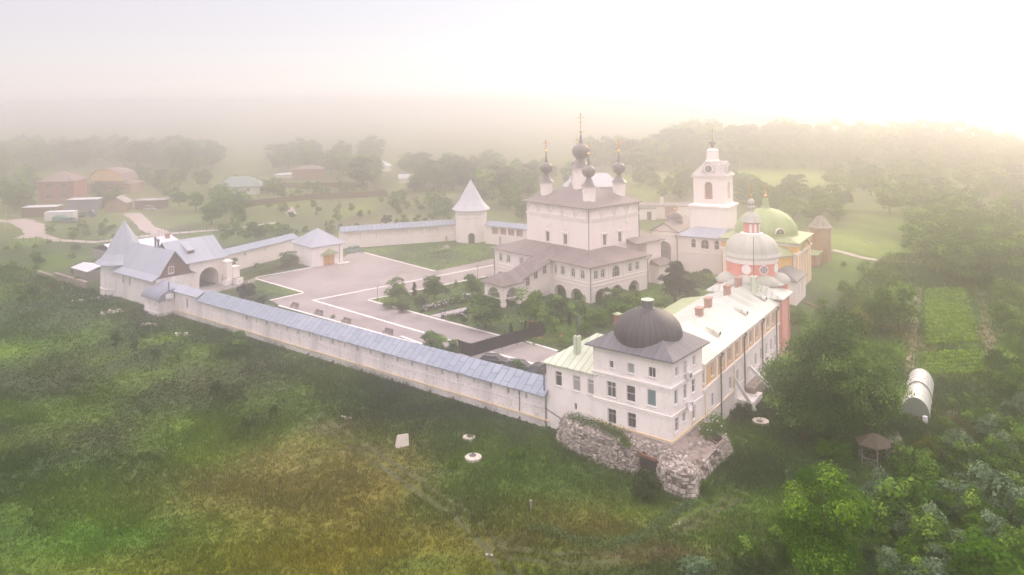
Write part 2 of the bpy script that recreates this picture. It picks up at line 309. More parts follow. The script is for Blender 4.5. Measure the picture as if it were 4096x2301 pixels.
def window(root, pt, o, name='window'):
    ol = outline(o); s0, s1 = o['s']; z0, z1 = o['z']; d = o.get('d', .12); t = o.get('t', .09); fm = o.get('frame', 'frame_white')
    mb = MB(); ringface(mb, pt, ol, shrink(ol, t), d)
    for q in o.get('mull', (.5,)): x = s0+(s1-s0)*q; sbox(mb, pt, x-t*.4, x+t*.4, z0+t, z1-(t if not o.get('arch') else .12), d+.004, d+.06)
    for q in o.get('trans', (.66,)): z = z0+(z1-z0)*q; sbox(mb, pt, s0+t, s1-t, z-t*.4, z+t*.4, d+.008, d+.055)
    if o.get('sill', 1): sbox(mb, pt, s0-.08, s1+.08, z0-.1, z0-.002, -.1, d+.02)
    if o.get('casing'): q = shrink(ol, -o['casing']); ringface(mb, pt, q, ol, -.05)
    if o.get('bars'):
        for i in range(1, 5): x = s0+(s1-s0)*i/5; sbox(mb, pt, x-.02, x+.02, z0, z1, -.05, -.01, 1)
    f = mb.build(name, [fm, 'iron'], root)
    g = MB(); g.face([pt(*p, d+.045) for p in ol]); g.build('pane', o.get('glass', 'glass'), f)
    return f
def W(s, z, w, h, **k): return dict(s=(s-w/2, s+w/2), z=(z-h/2, z+h/2), **k)
# ---------------- terrain ----------------
def sst(a, b, x): t = np.clip((x-a)/(b-a), 0, 1); return t*t*(3-2*t)
def vnoise(x, y, s, seed=0):
    x = np.asarray(x, float)/s; y = np.asarray(y, float)/s; xi = np.floor(x).astype(np.int64); yi = np.floor(y).astype(np.int64); fx = x-xi; fy = y-yi
    def h(a, b): q = (a*374761393+b*668265263+seed*1442695041) & 0x7fffffff; q = ((q ^ (q >> 13))*1274126177) & 0x7fffffff; return (q ^ (q >> 16))/2147483647.
    fx = fx*fx*(3-2*fx); fy = fy*fy*(3-2*fy)
    return (h(xi, yi)*(1-fx)+h(xi+1, yi)*fx)*(1-fy)+(h(xi, yi+1)*(1-fx)+h(xi+1, yi+1)*fx)*fy
def fbm(x, y, s, seed=0, o=4): return sum(vnoise(x, y, s/2**i, seed+i)*.5**i for i in range(o))/sum(.5**i for i in range(o))
def frl(fr, x, y): a = x-fr.O[0]; b = y-fr.O[1]; return a*fr.ex[0]+b*fr.ex[1], a*fr.ey[0]+b*fr.ey[1]
def terr(x, y):
    x = np.asarray(x, float); y = np.asarray(y, float)
    xt, yt = frl(T, x, y); xw, yw = frl(WG, x, y)
    wide = 11*np.maximum(sst(141, 158, yt), sst(44, 62, xw)); D = np.maximum(-xt, -yw)
    t = sst(-2.4-wide, -.3+wide*.3, D); h = -2.15*t-1.7*sst(3, 34, D)*(1-.55*sst(30, 80, xw))
    h -= 1.05*np.exp(-((yt-3)/13)**2)*sst(.3, 2.2, -xt)*(1-sst(9, 22, D))*(xt < 30)+.5*np.exp(-((xt-5)/8)**2)*sst(.5, 3, -yt)*(1-sst(6, 14, D))
    return h+(fbm(x, y, 14, 3)-.5)*1.0*sst(2, 12, D)
def tz(x, y): return float(terr(x, y))
BL = [(760,1160,12,8,(.22,.19,.05),.85),(660,1270,17,9,(.15,.135,.022),.9),(860,1390,22,6,(.17,.15,.008),.95),(450,1420,12,4,(.13,.15,.008),.9),(250,1330,14,6,(.06,.15,.008),.9),(960,1230,6,8,(.16,.13,.02),.8),
 (560,960,16,11,(.045,.042,.024),.7),(180,930,10,10,(.05,.045,.028),.6),(220,1090,12,6,(.05,.047,.026),.6),(1500,1330,6,2.4,(.11,.085,.018),.8),(1650,1400,7,1.6,(.14,.10,.045),.8),(1780,1330,4,1.6,(.12,.09,.04),.6),
 (840,1085,4,1.6,(.12,.10,.06),.7),(920,1135,3.5,1.3,(.10,.085,.045),.7),(1050,1200,3,1.5,(.07,.07,.03),.6),(1160,1270,2.6,1.6,(.08,.075,.035),.6),(1270,1370,3.4,1.6,(.10,.085,.045),.6),(1060,1400,5,2,(.07,.12,.014),.7),
 (1330,1230,14,6,(.055,.12,.008),.7),(1450,1290,9,4,(.14,.13,.02),.6),(400,800,18,7,(.09,.08,.045),.55),(180,680,12,10,(.09,.07,.06),.5),(100,800,22,12,(.035,.065,.03),.6),(1000,560,22,7,(.22,.15,.08),.6),(830,520,22,9,(.09,.10,.05),.6),(1200,560,12,4,(.18,.12,.07),.6),
 (900,500,12,5,(.28,.17,.12),.6),(2180,640,22,18,(.17,.25,.04),.9),(1780,445,60,30,(.26,.34,.05),1),(2050,450,70,26,(.24,.32,.05),1),(1350,470,40,20,(.10,.12,.05),.7),(2390,800,11,22,(.09,.18,.05),.9),(2290,860,2.6,14,(.17,.14,.06),.8),(2470,850,3,10,(.17,.14,.06),.7),
 (1990,880,8,8,(.03,.055,.012),.5),(1930,1180,9,5,(.035,.065,.012),.6),(2390,1060,2,3,(.2,.14,.07),.9),(1700,1330,4,2,(.05,.09,.02),.6)]
BL = [(*N(a, b, -3.2 if b > 760 or a > 2150 else 0)[:2], c, d, e, f) for a, b, c, d, e, f in BL]
def gcol(x, y, jit=0):
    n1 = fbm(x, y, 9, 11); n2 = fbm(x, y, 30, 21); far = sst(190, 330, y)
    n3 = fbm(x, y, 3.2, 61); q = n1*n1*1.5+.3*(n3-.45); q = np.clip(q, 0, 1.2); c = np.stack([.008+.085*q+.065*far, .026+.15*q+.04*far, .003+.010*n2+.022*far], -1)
    for bx, by, rx, ry, cc, st in BL:
        w_ = np.exp(-(((x-bx)/rx)**2+((y-by)/ry)**2)*1.2)*st*np.clip(.35+1.3*fbm(x, y, 3.5, 5), 0, 1.1); w_ = np.clip(w_, 0, 1)[..., None]; c = c*(1-w_)+np.array(cc)*w_
    return c
def grid_axis(lo, hi, fl, fh, step):
    a = [fl]; s = step
    while a[0] > lo: s *= 1.25; a.insert(0, a[0]-s)
    a += list(np.arange(fl+step, fh, step)); s = step
    while a[-1] < hi: s *= 1.25; a.append(a[-1]+s)
    return np.array(a)
def color_attr(me, name, c):
    at = me.attributes.new(name, 'FLOAT_COLOR', 'POINT'); at.data.foreach_set('color', np.concatenate([c, np.ones((len(c), 1))], 1).astype(np.float32).ravel())
gx = grid_axis(-3500, 3500, -120, 130, 1.); gy = grid_axis(20, 5000, 68, 230, 1.)
X, Y = np.meshgrid(gx, gy); Z = terr(X, Y); nx, ny = len(gx), len(gy)
me = bpy.data.meshes.new('ground'); idx = np.arange(nx*ny).reshape(ny, nx)
fs = np.stack([idx[:-1, :-1], idx[:-1, 1:], idx[1:, 1:], idx[1:, :-1]], -1).reshape(-1, 4)
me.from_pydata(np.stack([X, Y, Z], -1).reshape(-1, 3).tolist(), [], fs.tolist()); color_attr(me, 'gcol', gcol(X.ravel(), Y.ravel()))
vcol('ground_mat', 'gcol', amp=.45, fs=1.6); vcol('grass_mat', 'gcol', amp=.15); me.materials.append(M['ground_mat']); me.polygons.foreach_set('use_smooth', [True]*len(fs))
go = bpy.data.objects.new('ground', me); col.objects.link(go); go['kind'] = 'structure'
# ---------------- paved court, lawns, kerbs, roads ----------------
def D_(x, y): return P(900+x*.5047, 1000+y*.5047)[:2]
def M_(x, y): return P(1850+x*.33, 1080+y*.33)[:2]
def sheet(name, pts, z, mat, kind='structure'):
    mb = MB(); mb.face([(*p[:2], z) for p in pts]); return mb.build(name, mat, kind=kind)
pav = [D_(250,220), D_(690,140), T.w(14,117), D_(900,85), D_(1030,0), D_(1110,25), D_(1660,170), D_(2130,70), K.w(4,26), K.w(-2,12), K.w(-8,17), D_(2080,212), D_(2060,215), D_(1130,400), D_(2200,690), D_(2260,705), M_(500,815), M_(760,885), M_(1150,985), T.w(6.5,17.5), T.w(3.9,18), T.w(3.9,30), D_(1500,742), D_(430,440), D_(365,400), D_(630,343)]
sheet('courtyard_paving', pav, .035, 'brown_asphalt')
sheet('gate_road', [D_(250,220), T.w(15,119.5), T.w(9.8,119.5), T.w(9,112), D_(250,250)], .03, 'brown_asphalt')
sheet('garden_path', [D_(1620,520), D_(1930,450), K.w(-13,10), K.w(-12,13), D_(1990,440), D_(1760,545)], .04, 'tile_path')
def strip(mb, pts, wd, z0, z1):
    for a, b in zip(pts, pts[1:]):
        a, b = Vector((*a, 0)), Vector((*b, 0)); d = (b-a).normalized(); n_ = Vector((-d.y, d.x, 0))*wd/2; a2, b2 = a-d*wd/2, b+d*wd/2
        mb.prism([tuple((a2-n_)[:2]), tuple((b2-n_)[:2]), tuple((b2+n_)[:2]), tuple((a2+n_)[:2])], z0, z1)
mb = MB(); jj = .0
for pts in ([D_(250,220), D_(680,143)], [D_(250,232), D_(630,343), D_(365,400)], [D_(430,445), D_(1500,742)], [D_(1110,25), D_(1660,170), ], [D_(2060,215), D_(1130,400), D_(2250,703)], [M_(790,880), M_(1140,985)], [D_(1400,690), T.w(6,24)]):
    strip(mb, pts, .42, .0, .14+jj); jj += .004
struct('kerb', mb, 'kerb_white')
mb = MB(); jj = 0
for pts in ([D_(700,400), D_(1965,770)], [D_(2110,812), M_(960,1165)], [D_(700,400), D_(2125,122)]): strip(mb, pts, .5, .036, .05+jj); jj += .004
struct('painted_lines', mb, 'kerb_white')
def road(name, pts, wd, mat, dz=.05, seg=3):
    mb = MB(); L = []
    for a, b in zip(pts, pts[1:]):
        n_ = max(1, int(sqrt((b[0]-a[0])**2+(b[1]-a[1])**2)/seg)); L += [(a[0]+(b[0]-a[0])*i/n_, a[1]+(b[1]-a[1])*i/n_) for i in range(n_)]
    L.append(pts[-1][:2]); E_ = []
    for i, p in enumerate(L):
        a = Vector(L[max(0, i-1)]); b = Vector(L[min(len(L)-1, i+1)]); d = (b-a).normalized(); n_ = Vector((-d.y, d.x)); w_ = wd/2*(.8+.5*float(vnoise(p[0], p[1], 4, 8)))
        E_.append([(p[0]+n_.x*w_*k, p[1]+n_.y*w_*k) for k in (-1, 0, 1)])
    for a, b in zip(E_, E_[1:]):
        for k in (0, 1): mb.face([(*q, tz(*q)+dz) for q in (a[k], a[k+1], b[k+1], b[k])])
    return struct(name, mb, mat)
road('dirt_road', [N(-60,548), N(40,560), N(95,590), N(140,604), N(240,610), N(400,590), N(560,578), N(700,560)], 3.2, 'pale_dirt')
road('dirt_road', [N(330,537), N(352,552), N(372,575), N(420,592)], 5, 'pale_dirt', .06)
road('dirt_road', [N(60,600), N(90,588), N(80,565), N(40,552)], 6, 'pale_dirt', .07)
road('footpath', [N(2095,656,-3), N(2170,664,-3), N(2290,668,-3), N(2340,672,-3)], 2.6, 'pale_dirt')
TRK = [[N(790,1055,-3.2), N(900,1128,-3.3), N(1010,1205,-3.5), N(1150,1300,-3.7), N(1240,1385,-3.8), N(1300,1480,-3.8)], [N(1250,1400,-3.8), N(1400,1425,-3.8), N(1540,1422,-3.8), N(1660,1388,-3.7), N(1760,1315,-3.6), N(1860,1262,-3.5)]]
for off in (-.8, .8):
    road('wheel_track', [(a+off*.75, b+off*.5) for a, b, _ in (N(790,1055,-3.2), N(900,1128,-3.3), N(1010,1205,-3.5), N(1150,1300,-3.7), N(1240,1385,-3.8), N(1300,1480,-3.8))], .6, 'track', .04, 1.2)
    road('wheel_track', [(a+off*.1, b+off*.85) for a, b, _ in (N(1250,1400,-3.8), N(1400,1425,-3.8), N(1540,1422,-3.8), N(1660,1388,-3.7), N(1760,1315,-3.6), N(1860,1262,-3.5))], .6, 'track', .04, 1.2)
road('garden_track', [N(2285,965,-3.3), N(2292,900,-3.3), N(2300,820,-3.2), N(2312,735,-3.2)], 1.3, 'dirt', .08, 2)
road('garden_track', [N(2505,950,-3.3), N(2490,860,-3.3), N(2465,740,-3.2)], 1.6, 'dirt', .08, 2)
road('garden_track', [N(2400,1000,-3.3), N(2395,1040,-3.3), N(2392,1080,-3.3)], 1.3, 'dirt', .08, 2)
sheet('concrete_pad', [N(700,527), N(735,520), N(748,540), N(730,545)], .05, 'pale_dirt')
# ---------------- corner tower ----------------
def band(mb, x0, x1, y0, y1, z, h=.18, p=.1): mb.ring(x0, x1, y0, y1, z, z+h, p)
def rect_walls(mb, x0, x1, y0, y1, z0, z1, left=(), right=(), back=(), far=(), m=0):
    """left = the face looking left-front (x0), right = the face looking right-front (y0)"""
    pl = wall(mb, (x0, y0), (x0, y1), z0, z1, left, m); pr = wall(mb, (x1, y0), (x0, y0), z0, z1, right, m)
    wall(mb, (x0, y1), (x1, y1), z0, z1, back, m); wall(mb, (x1, y1), (x1, y0), z0, z1, far, m); return pl, pr
t = fthing('corner_tower', 'square white corner tower with a big black ribbed dome above the ruined stone bastion', 'tower', T)
TW = 8.15; bl = {'glass': 'glass'}
lw = [W(7.92,7.95,.55,.85,mull=(),trans=(),t=.05), W(5.24,8.0,.95,1.2,mull=(),trans=(),glass='glass_pale'), W(2.42,8.1,.95,1.2,trans=(),t=.07), W(7.97,4.92,1.25,1.9,frame='frame_white',casing=.1), W(5.3,4.98,1.2,1.9,trans=(.5,),mull=(),t=.07), W(2.55,5.1,1.2,1.95,glass='glass_blue',mull=(),trans=()), W(7.95,1.7,1.2,1.75,bars=1), W(5.22,1.85,1.15,1.75,bars=1)]
rw = [W(TW-a, b, c, d, **k) for a, b, c, d, k in ((1.56,8.25,.8,1.1,dict(mull=(),trans=(),glass='glass_pale')), (3.67,8.2,.9,1.5,dict(glass='glass_pale')), (6.,8.37,.8,1.2,dict(mull=(),trans=(),glass='glass_pale')), (1.28,5.4,.85,1.8,dict(glass='glass_blue',mull=(),trans=())), (3.58,5.41,.9,1.8,{}), (5.74,5.47,.9,1.8,dict(mull=(),trans=(.5,))), (1.36,2.18,.95,1.6,{}), (3.2,2.6,.8,1.4,{}), (5.69,2.2,.9,1.6,{}))]
mb = MB(); pl, pr = rect_walls(mb, 0, TW, 0, 10.5, -.6, 10.0, lw, rw); mb.build('wall', 'plaster', t)
for o in lw: window(t, pl, o)
for o in rw: window(t, pr, o)
mb = MB(); band(mb, 0, TW, 0, 10.5, 6.3, .16, .1); band(mb, 0, TW, 0, 10.5, 6.62, .2, .17); band(mb, 0, TW, 0, 10.5, 3.15, .12, .08); band(mb, 0, TW, 0, 10.5, 3.4, .14, .12)
for i in range(34): y = .15+i*.31; mb.box(-.15, 0, y, y+.16, 6.465, 6.615)
for i in range(26): x = .15+i*.31; mb.box(x, x+.16, -.15, 0, 6.465, 6.615)
mb.build('cornice', 'trim', t)
mb = MB(); cx, cy = 4.15, 5.2
mb.hip(-.75, TW+.8, -.75, 11.25, 10.05, (cx, cy-.6), (cx, cy+.6), 13.1, .16); mb.build('roof', 'dark_roof', t)
mb = MB(); pr_ = [(4.2, 10.5), (4.2, 11.2)]+[(4.2*cos(a), 11.25+3.05*sin(a)) for a in [i*pi/2/14 for i in range(1, 14)]]+[(.3, 14.3)]
mb.lathe(cx, cy, pr_, 68); d = mb.build('dome', 'dark_dome', t, at=(cx, cy, 0), smooth=True)
mb = MB(); mb.lathe(0, 0, [(1.0, 14.05), (.95, 14.3), (.72, 14.35), (.7, 15.25)], 8); mb.lathe(0, 0, [(.7, 15.25), (.82, 15.27), (.82, 15.33), (.02, 15.6)], 8, 1); mb.build('lantern', ['pipe_grey', 'annex_roof'], d)
mb = MB(); mb.path([(-.12, 10.5, .75), (-.12, -.12, .68), (TW+.1, -.12, .9)], .085); mb.path([(5.0, -.12, .8), (5.0, -.12, 3.3), (3.9, -.12, 3.35)], .04); mb.build('gas_pipe', 'yellow_pipe', t)
for a, z, nm in ((3.89, 7.3, 0), (4.02, 3.8, 1)):
    mb = MB(); mb.box(a-.45, a+.45, -.62, -.2, z-.35, z+.35); mb.lathe(0, 0, [(.02, 0), (.26, 0)], 14, 1); 
    mb.v[-28:] = [(a-.1+x, -.625, z+y) for x, y, q in mb.v[-28:]]; mb.tube((a-.3, 0, z-.38), (a-.3, -.6, z-.38), .03, 4, 1); mb.tube((a+.3, 0, z-.38), (a+.3, -.6, z-.38), .03, 4, 1); mb.build('air_conditioner', ['white_paint', 'iron'], t)
mb = MB(); mb.lathe(0, 0, [(.55*sin(i*.16), .55*.35*(1-cos(i*.16))) for i in range(1, 8)], 18); mb.v = [(2.7+x, -.9-z*1.2+y*.25, 4.1+y) for x, y, z in mb.v]; mb.tube((2.7, 0, 3.8), (2.7, -.9, 4.1), .03); mb.build('satellite_dish', 'white_paint', t)
mb = MB(); mb.lathe(TW+.9, 7.6, [(.02, 8.2), (.8, 8.2), (.8, 11.9), (.86, 11.95), (.86, 12.05), (.02, 12.2)], 14); mb.v = [(x-1.0, y+.2, z) for x, y, z in mb.v]; mb.build('chimney', 'pipe_grey', t, label='round black metal chimney')
# ---------------- ruined bastion ----------------
b = fthing('ruined_bastion', 'crumbling white stone bastion under the black-domed tower with a notch and weeds', 'ruin', T)
def bz(x, y): return tz(*T.w(x, y))
foot = [(-1.6, 15.2), (-3.0, 12.3), (-2.9, 5.8), (-2.6, 3.6), (-1.4, 3.2), (-1.5, 1.2), (-3.9, -.9), (-4.4, -3.6), (-3.4, -4.6), (-.3, -4.0), (4.6, -3.9), (8.6, -3.6), (10.2, -2.6), (10.6, -.3)]
topp = [(-1.2, 14.6), (-2.2, 12.0), (-2.1, 6.0), (-1.9, 3.7), (-1.1, 3.3), (-1.1, 1.2), (-3.5, -.9), (-3.9, -3.3), (-3.1, -4.1), (-.5, -3.6), (4.4, -3.4), (8.0, -3.1), (9.5, -2.2), (9.9, -.2)]
tzs = [.3, .1, -.15, -.5, -.9, -1.0, -.95, -.75, -.8, -1.2, -.8, -.9, -1.2, -1.0]
inn = [(-.02, 14.6), (-.02, 12), (-.02, 6), (-.02, 3.7), (-.02, 3.3), (-.02, 1.2), (-.02, .2), (-.02, -.02), (-.02, -.02), (.4, -.02), (4.4, -.02), (8, -.02), (8.1, -.02), (8.3, .3)]
izs = [.55, .5, .45, .4, .4, .35, .35, .3, .3, .3, .35, .45, .4, .2]
mb = MB(); R2 = random.Random(3)
for i in range(len(foot)-1):
    a, c = foot[i], foot[i+1]; A_, C_ = (*topp[i], tzs[i]), (*topp[i+1], tzs[i+1]); mb.face([(*a, bz(*a)-.8), A_, C_, (*c, bz(*c)-.8)])
    n_ = 5
    for j in range(n_):   # broken top, stepped down to the outer edge
        f0, f1 = j/n_, (j+1)/n_
        def lp(i_, f): 
            q = [(izs[i_] if k == 2 else inn[i_][k])*(1-f)+((topp[i_][k]) if k < 2 else tzs[i_])*f for k in range(3)]
            if 0 < f < 1: q[2] += .22*(float(vnoise(q[0]*3, q[1]*3, 1, 9))-.5)
            return tuple(q)
        mb.face([lp(i, f0), lp(i+1, f0), lp(i+1, f1), lp(i, f1)], 1)
mb.build('core', ['bastion_core', 'rubble'], b)
# facing stones: uneven courses of squared blocks set into the battered faces, some fallen out
mb = MB()
def block(c, ux, uy, un, w_, h_, d_, jit=.12, m=0):
    q = []
    for k in (-1, 1):
        for i, j in ((-1, -1), (1, -1), (1, 1), (-1, 1)):
            f = 1-(.12 if k > 0 else 0); q.append(tuple(Vector(c)+ux*(i*w_/2*f*(1+R2.uniform(-jit, jit)))+uy*(j*h_/2*f*(1+R2.uniform(-jit, jit)))+un*(k*d_/2)))
    mb.add(q, [(3, 2, 1, 0), (4, 5, 6, 7), (0, 1, 5, 4), (1, 2, 6, 5), (2, 3, 7, 6), (3, 0, 4, 7)], m)
for i in range(len(foot)-1):
    a = Vector((*foot[i], bz(*foot[i])-.3)); c = Vector((*foot[i+1], bz(*foot[i+1])-.3)); A_ = Vector((*topp[i], tzs[i])); C_ = Vector((*topp[i+1], tzs[i+1]))
    L = (c-a).length; Hh = ((A_-a).length+(C_-c).length)/2; v = 0; big = 6 <= i <= 9
    while v < Hh-.1:
        hh = R2.uniform(.16, .28) if not big else R2.uniform(.26, .5)*(1.35 if v < 1 else 1); u = R2.uniform(-.3, 0)
        while u < L:
            ww = R2.uniform(.2, .55)*(1.7 if big else 1); fu = min(1, max(0, (u+ww/2)/L)); fv = min(1, (v+hh/2)/Hh)
            p = (a*(1-fu)+c*fu)*(1-fv)+(A_*(1-fu)+C_*fu)*fv; ux = ((c-a)*(1-fv)+(C_-A_)*fv).normalized(); uy = ((A_-a)*(1-fu)+(C_-c)*fu).normalized(); un = ux.cross(uy).normalized()
            if R2.random() > (.07 if fv < .8 else .22) and u+ww < L+.2: block(p, ux, uy, un*(1 if un.dot(Vector((-1, -1, 0))) > 0 else -1), ww-.07, hh-.07, R2.uniform(.15, .42), m=R2.choice((0, 0, 1, 2)))
            u += ww
        v += hh
for _ in range(330):   # loose stones over the broken top
    i = R2.randrange(len(foot)-1); f = R2.uniform(.25, 1); g = R2.random()
    q = Vector((0, 0, 0))
    for k_, wt in ((i, 1-g), (i+1, g)): q += wt*Vector((inn[k_][0]*(1-f)+topp[k_][0]*f, inn[k_][1]*(1-f)+topp[k_][1]*f, izs[k_]*(1-f)+tzs[k_]*f))
    an = R2.uniform(0, pi); s_ = R2.uniform(.14, .42); ux = Vector((cos(an), sin(an), R2.uniform(-.3, .3))).normalized(); un = Vector((R2.uniform(-.3, .3), R2.uniform(-.3, .3), 1)).normalized(); uy = un.cross(ux).normalized()
    block(q+Vector((0, 0, .05)), ux, uy, un, s_*1.3, s_, s_*.6, .2, R2.choice((0, 1, 2)))
surf('stone_a', (.44, .40, .355), var=.3, scale=2.5, dirt=(.2, .17, .14), dirt_amt=.8, streak=False, bump=.7); surf('stone_b', (.27, .23, .20), var=.3, scale=2.5, dirt=(.16, .13, .11), dirt_amt=.8, streak=False, bump=.7); surf('stone_c', (.60, .55, .49), var=.25, scale=2.5, dirt=(.25, .2, .17), dirt_amt=.7, streak=False, bump=.7)
mb.build('facing_stones', ['stone_a', 'stone_b', 'stone_c'], b)
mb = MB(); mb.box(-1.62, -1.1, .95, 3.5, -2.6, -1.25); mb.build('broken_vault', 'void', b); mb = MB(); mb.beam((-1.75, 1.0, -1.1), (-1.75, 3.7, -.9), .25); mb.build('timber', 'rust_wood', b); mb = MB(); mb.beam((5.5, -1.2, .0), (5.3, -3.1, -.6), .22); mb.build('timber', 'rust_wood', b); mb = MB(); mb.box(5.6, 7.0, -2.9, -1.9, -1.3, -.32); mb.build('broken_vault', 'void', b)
# ---------------- annex beside the tower ----------------
t = fthing('annex_building', 'white two storey house with pale green roof between domed tower and long wall', 'building', T)
lw = [W(5.5,4.45,1.05,1.9,mull=(),trans=(.72,),t=.1), W(2.72,4.45,1.15,1.95,mull=(),trans=(.72,),t=.1,glass='glass_pale'), W(.62,4.45,1.05,1.9,mull=(),trans=(.72,),t=.1,glass='glass_pale'), W(2.9,1.55,.4,.85,arch=1,mull=(),trans=(),t=.04,sill=0)]
mb = MB(); pl, pr = rect_walls(mb, .3, 9.5, 10.52, 17.9, -2.8, 6.25, lw); mb.build('wall', 'plaster', t)
for o in lw: window(t, pl, o)
mb = MB(); mb.hip(-.15, 9.9, 10.0, 18.4, 6.3, (6, 10.0), (6, 13.8), 9.3); mb.build('roof', 'annex_roof', t)
mb = MB(); mb.box(2.0, 2.75, 14.1, 14.8, 6.4, 9.7); mb.tube((2.4, 14.45, 9.7), (2.4, 14.45, 11.9), .13, 8, 1); mb.tube((2.4, 14.45, 11.9), (2.4, 14.45, 12.4), .2, 8, 1); mb.build('chimney', ['annex_roof', 'pipe_grey'], t, label='greenish plastered chimney with a metal flue')
mb = MB(); mb.box(6.6, 7.4, 10.9, 11.6, 7.5, 11.9); mb.hip(6.45, 7.55, 10.75, 11.75, 12.0, (7, 11.25), (7, 11.25), 12.25, .05, 1); mb.build('chimney', ['red_brick', 'green_roof'], t, label='tall red brick chimney with green cap')
mb = MB(); mb.path([(.15, 18.0, 6.2), (.15, 18.1, 5.6), (.05, 18.1, 5.2), (.05, 18.1, 2.6)], .09); mb.build('downpipe', 'pipe_grey', t)
mb = MB(); mb.path([(.2, 18.5, .4), (.15, 14.8, -.7), (.1, 12.2, -.95), (.1, 11.9, -1.9)], .05); mb.build('cable', 'iron', t)
# small porch roof behind
t = thing('garden_shed', 'low shed with flat white roof and air conditioner behind the green-roofed annex', 'shed', (*T.w(9.6, 16.2), 0), T.rz)
mb = MB(); mb.box(0, 3.2, -1.2, 2.2, 0, 4.4); mb.build('wall', 'plaster', t); mb = MB(); mb.box(-.5, 3.6, -1.6, 2.7, 4.45, 4.65); mb.build('roof', 'white_roof', t); mb = MB(); mb.box(-.4, -.02, -.2, .7, 3.2, 3.9); mb.lathe(-.41, .25, [(.01, 3.55), (.02, 3.56)], 8, 1); mb.build('air_conditioner', ['white_paint', 'iron'], t)
# ---------------- long residential wing ----------------
t = fthing('residential_wing', 'long yellow and white two storey wing running back from the domed tower', 'building', WG)
WL, WD = 34.4, 11.
up = [3.65, 6.94, 10.31, 13.42, 16.73, 19.64, 22.44, 25.3, 28.21, 30.9]; lo = [3.7, 7.13, 10.61, 13.58, 16.81, 21.94, 24.66, 27.5, 29.9, 32.4]
rw = [W(WL-x, 5.75, .95, 1.75, casing=.1, mull=(.5,), trans=(.68,)) for x in up]+[W(WL-x, 1.85, .95, 1.7, mull=(.5,), trans=(.68,)) for x in lo]+[W(WL-.45, 5.8, .7, 1.8)]
mb = MB(); pts_ = wall(mb, (WL, 0), (0, 0), 4.12, 7.25, [o for o in rw if o['z'][0] > 3], 0); pw = wall(mb, (WL, 0), (0, 0), -3.6, 4.1, [o for o in rw if o['z'][0] < 3], 1)
mb.box(0.01, WL, .5, WD, -3, 7.2, 1); mb.build('wall', ['wing_yellow', 'plaster'], t)
for o in rw: window(t, pw, o)
mb = MB()
for x in [.95]+[(a+b_)/2 for a, b_ in zip(up, up[1:])]+[32.6, 34.1]: mb.box(x-.22, x+.22, -.12, 0, 4.3, 6.95)
for z, h_, p in ((3.95, .3, .2), (6.95, .28, .25), (.55, .14, .1)): mb.box(0, WL+.01, -p, 0, z, z+h_)
mb.build('pilasters_and_cornice', 'trim', t)
mb = MB(); mb.hip(.05, WL+.5, -.32, WD+.6, 7.3, (.05, 5.5), (WL+.5, 5.5), 9.6); rf = mb.build('roof', 'wing_roof', t)
for x in (10.3, 22.3, 31.9, 2.2):
    mb = MB(); zr = 7.3+2.3*(1.9+.6)/6.1; n_ = 8; pts2 = []
    for i in range(n_+1): a_ = pi*i/n_; pts2.append((x-.45*cos(a_), 1.2, zr-.1+.5*sin(a_)))
    tip = (x, 3.7, zr+.85)
    for p, q in zip(pts2, pts2[1:]): mb.face([p, q, tip])
    mb.face(pts2[::-1], 1); mb.build('roof_vent', ['wing_roof', 'void'], rf)
for x, y, h_, m_ in ((13.6, 5.3, 1.2, 'old_brick'), (18.3, 5.7, 1.5, 'old_brick'), (26.8, 5.7, 1.6, 'old_brick'), (33.0, 5.9, 1.6, 'old_brick'), (33.6, 3.6, 1.9, 'annex_roof')):
    mb = MB(); mb.box(x-.6, x+.6, y-.4, y+.4, 8.4, 9.6+h_-.4); mb.box(x-.7, x+.7, y-.5, y+.5, 9.602+h_-.4, 9.75+h_-.4); mb.build('chimney', m_, rf)
mb = MB(); mb.tube((33.6, 3.6, 11.2), (33.6, 3.6, 17.5), .05, 6); mb.build('mast', 'iron', rf)
for x in (6.1, 15.9, 24.4, 32.0):
    mb = MB(); mb.lathe(x, -.55, [(.02, 6.9), (.1, 6.9), (.26, 7.2)], 8); mb.path([(x, -.55, 6.95), (x, -.3, 6.4), (x, -.3, -1.5)], .1, 7); mb.build('downpipe', 'pipe_grey', t)
mb = MB(); mb.path([(-.2, -.15, .9), (6, -.15, .62), (11.8, -.15, .5), (11.8, -.15, 3.9)], .06); mb.path([(.6, -.15, 4.0), (.6, -.15, 1.0)], .05); mb.build('gas_pipe', 'yellow_pipe', t)
for x0, y1_ in ((12.1, -2.6), (18.2, -4.6)):
    mb = MB(); mb.beam((x0, -.1, 2.0), (x0+.6, y1_, tz(*WG.w(x0+.6, y1_))+.1), .42); mb.build('raking_prop', 'white_paint', t)
mb = MB(); mb.box(WL+.02, WL+4.8, -.3, WD, -2.6, 7.9); mb.build('pink_end', 'pale_pink', t, label='pink end bay'); mb = MB(); mb.hip(WL-.6, WL+5.4, -.9, WD+.8, 8.0, (WL+2.4, 4.5), (WL+2.4, 6.5), 10.3); mb.build('end_roof', 'wing_roof', t)
mb = MB()
for x in (WL+.3, WL+4.5): mb.box(x-.22, x+.22, -.45, -.3, 0, 7.7)
mb.build('pilasters', 'pink_plaster', t)
mb = MB(); mb.hip(20, WL-1, WD-.5, WD+4.6, 6.3, (20, WD+.3), (WL-1, WD+.3), 7.25); mb.build('lean_to_roof', 'green_roof', t, label='green lean-to roof'); mb = MB(); mb.box(20.5, WL-1.5, WD+.02, WD+4, 0, 6.1); mb.build('lean_to_wall', 'plaster', t)
s = fthing('brick_footing', 'pale rendered masonry block between two white raking props at the foot of the yellow wing', 'footing', WG)
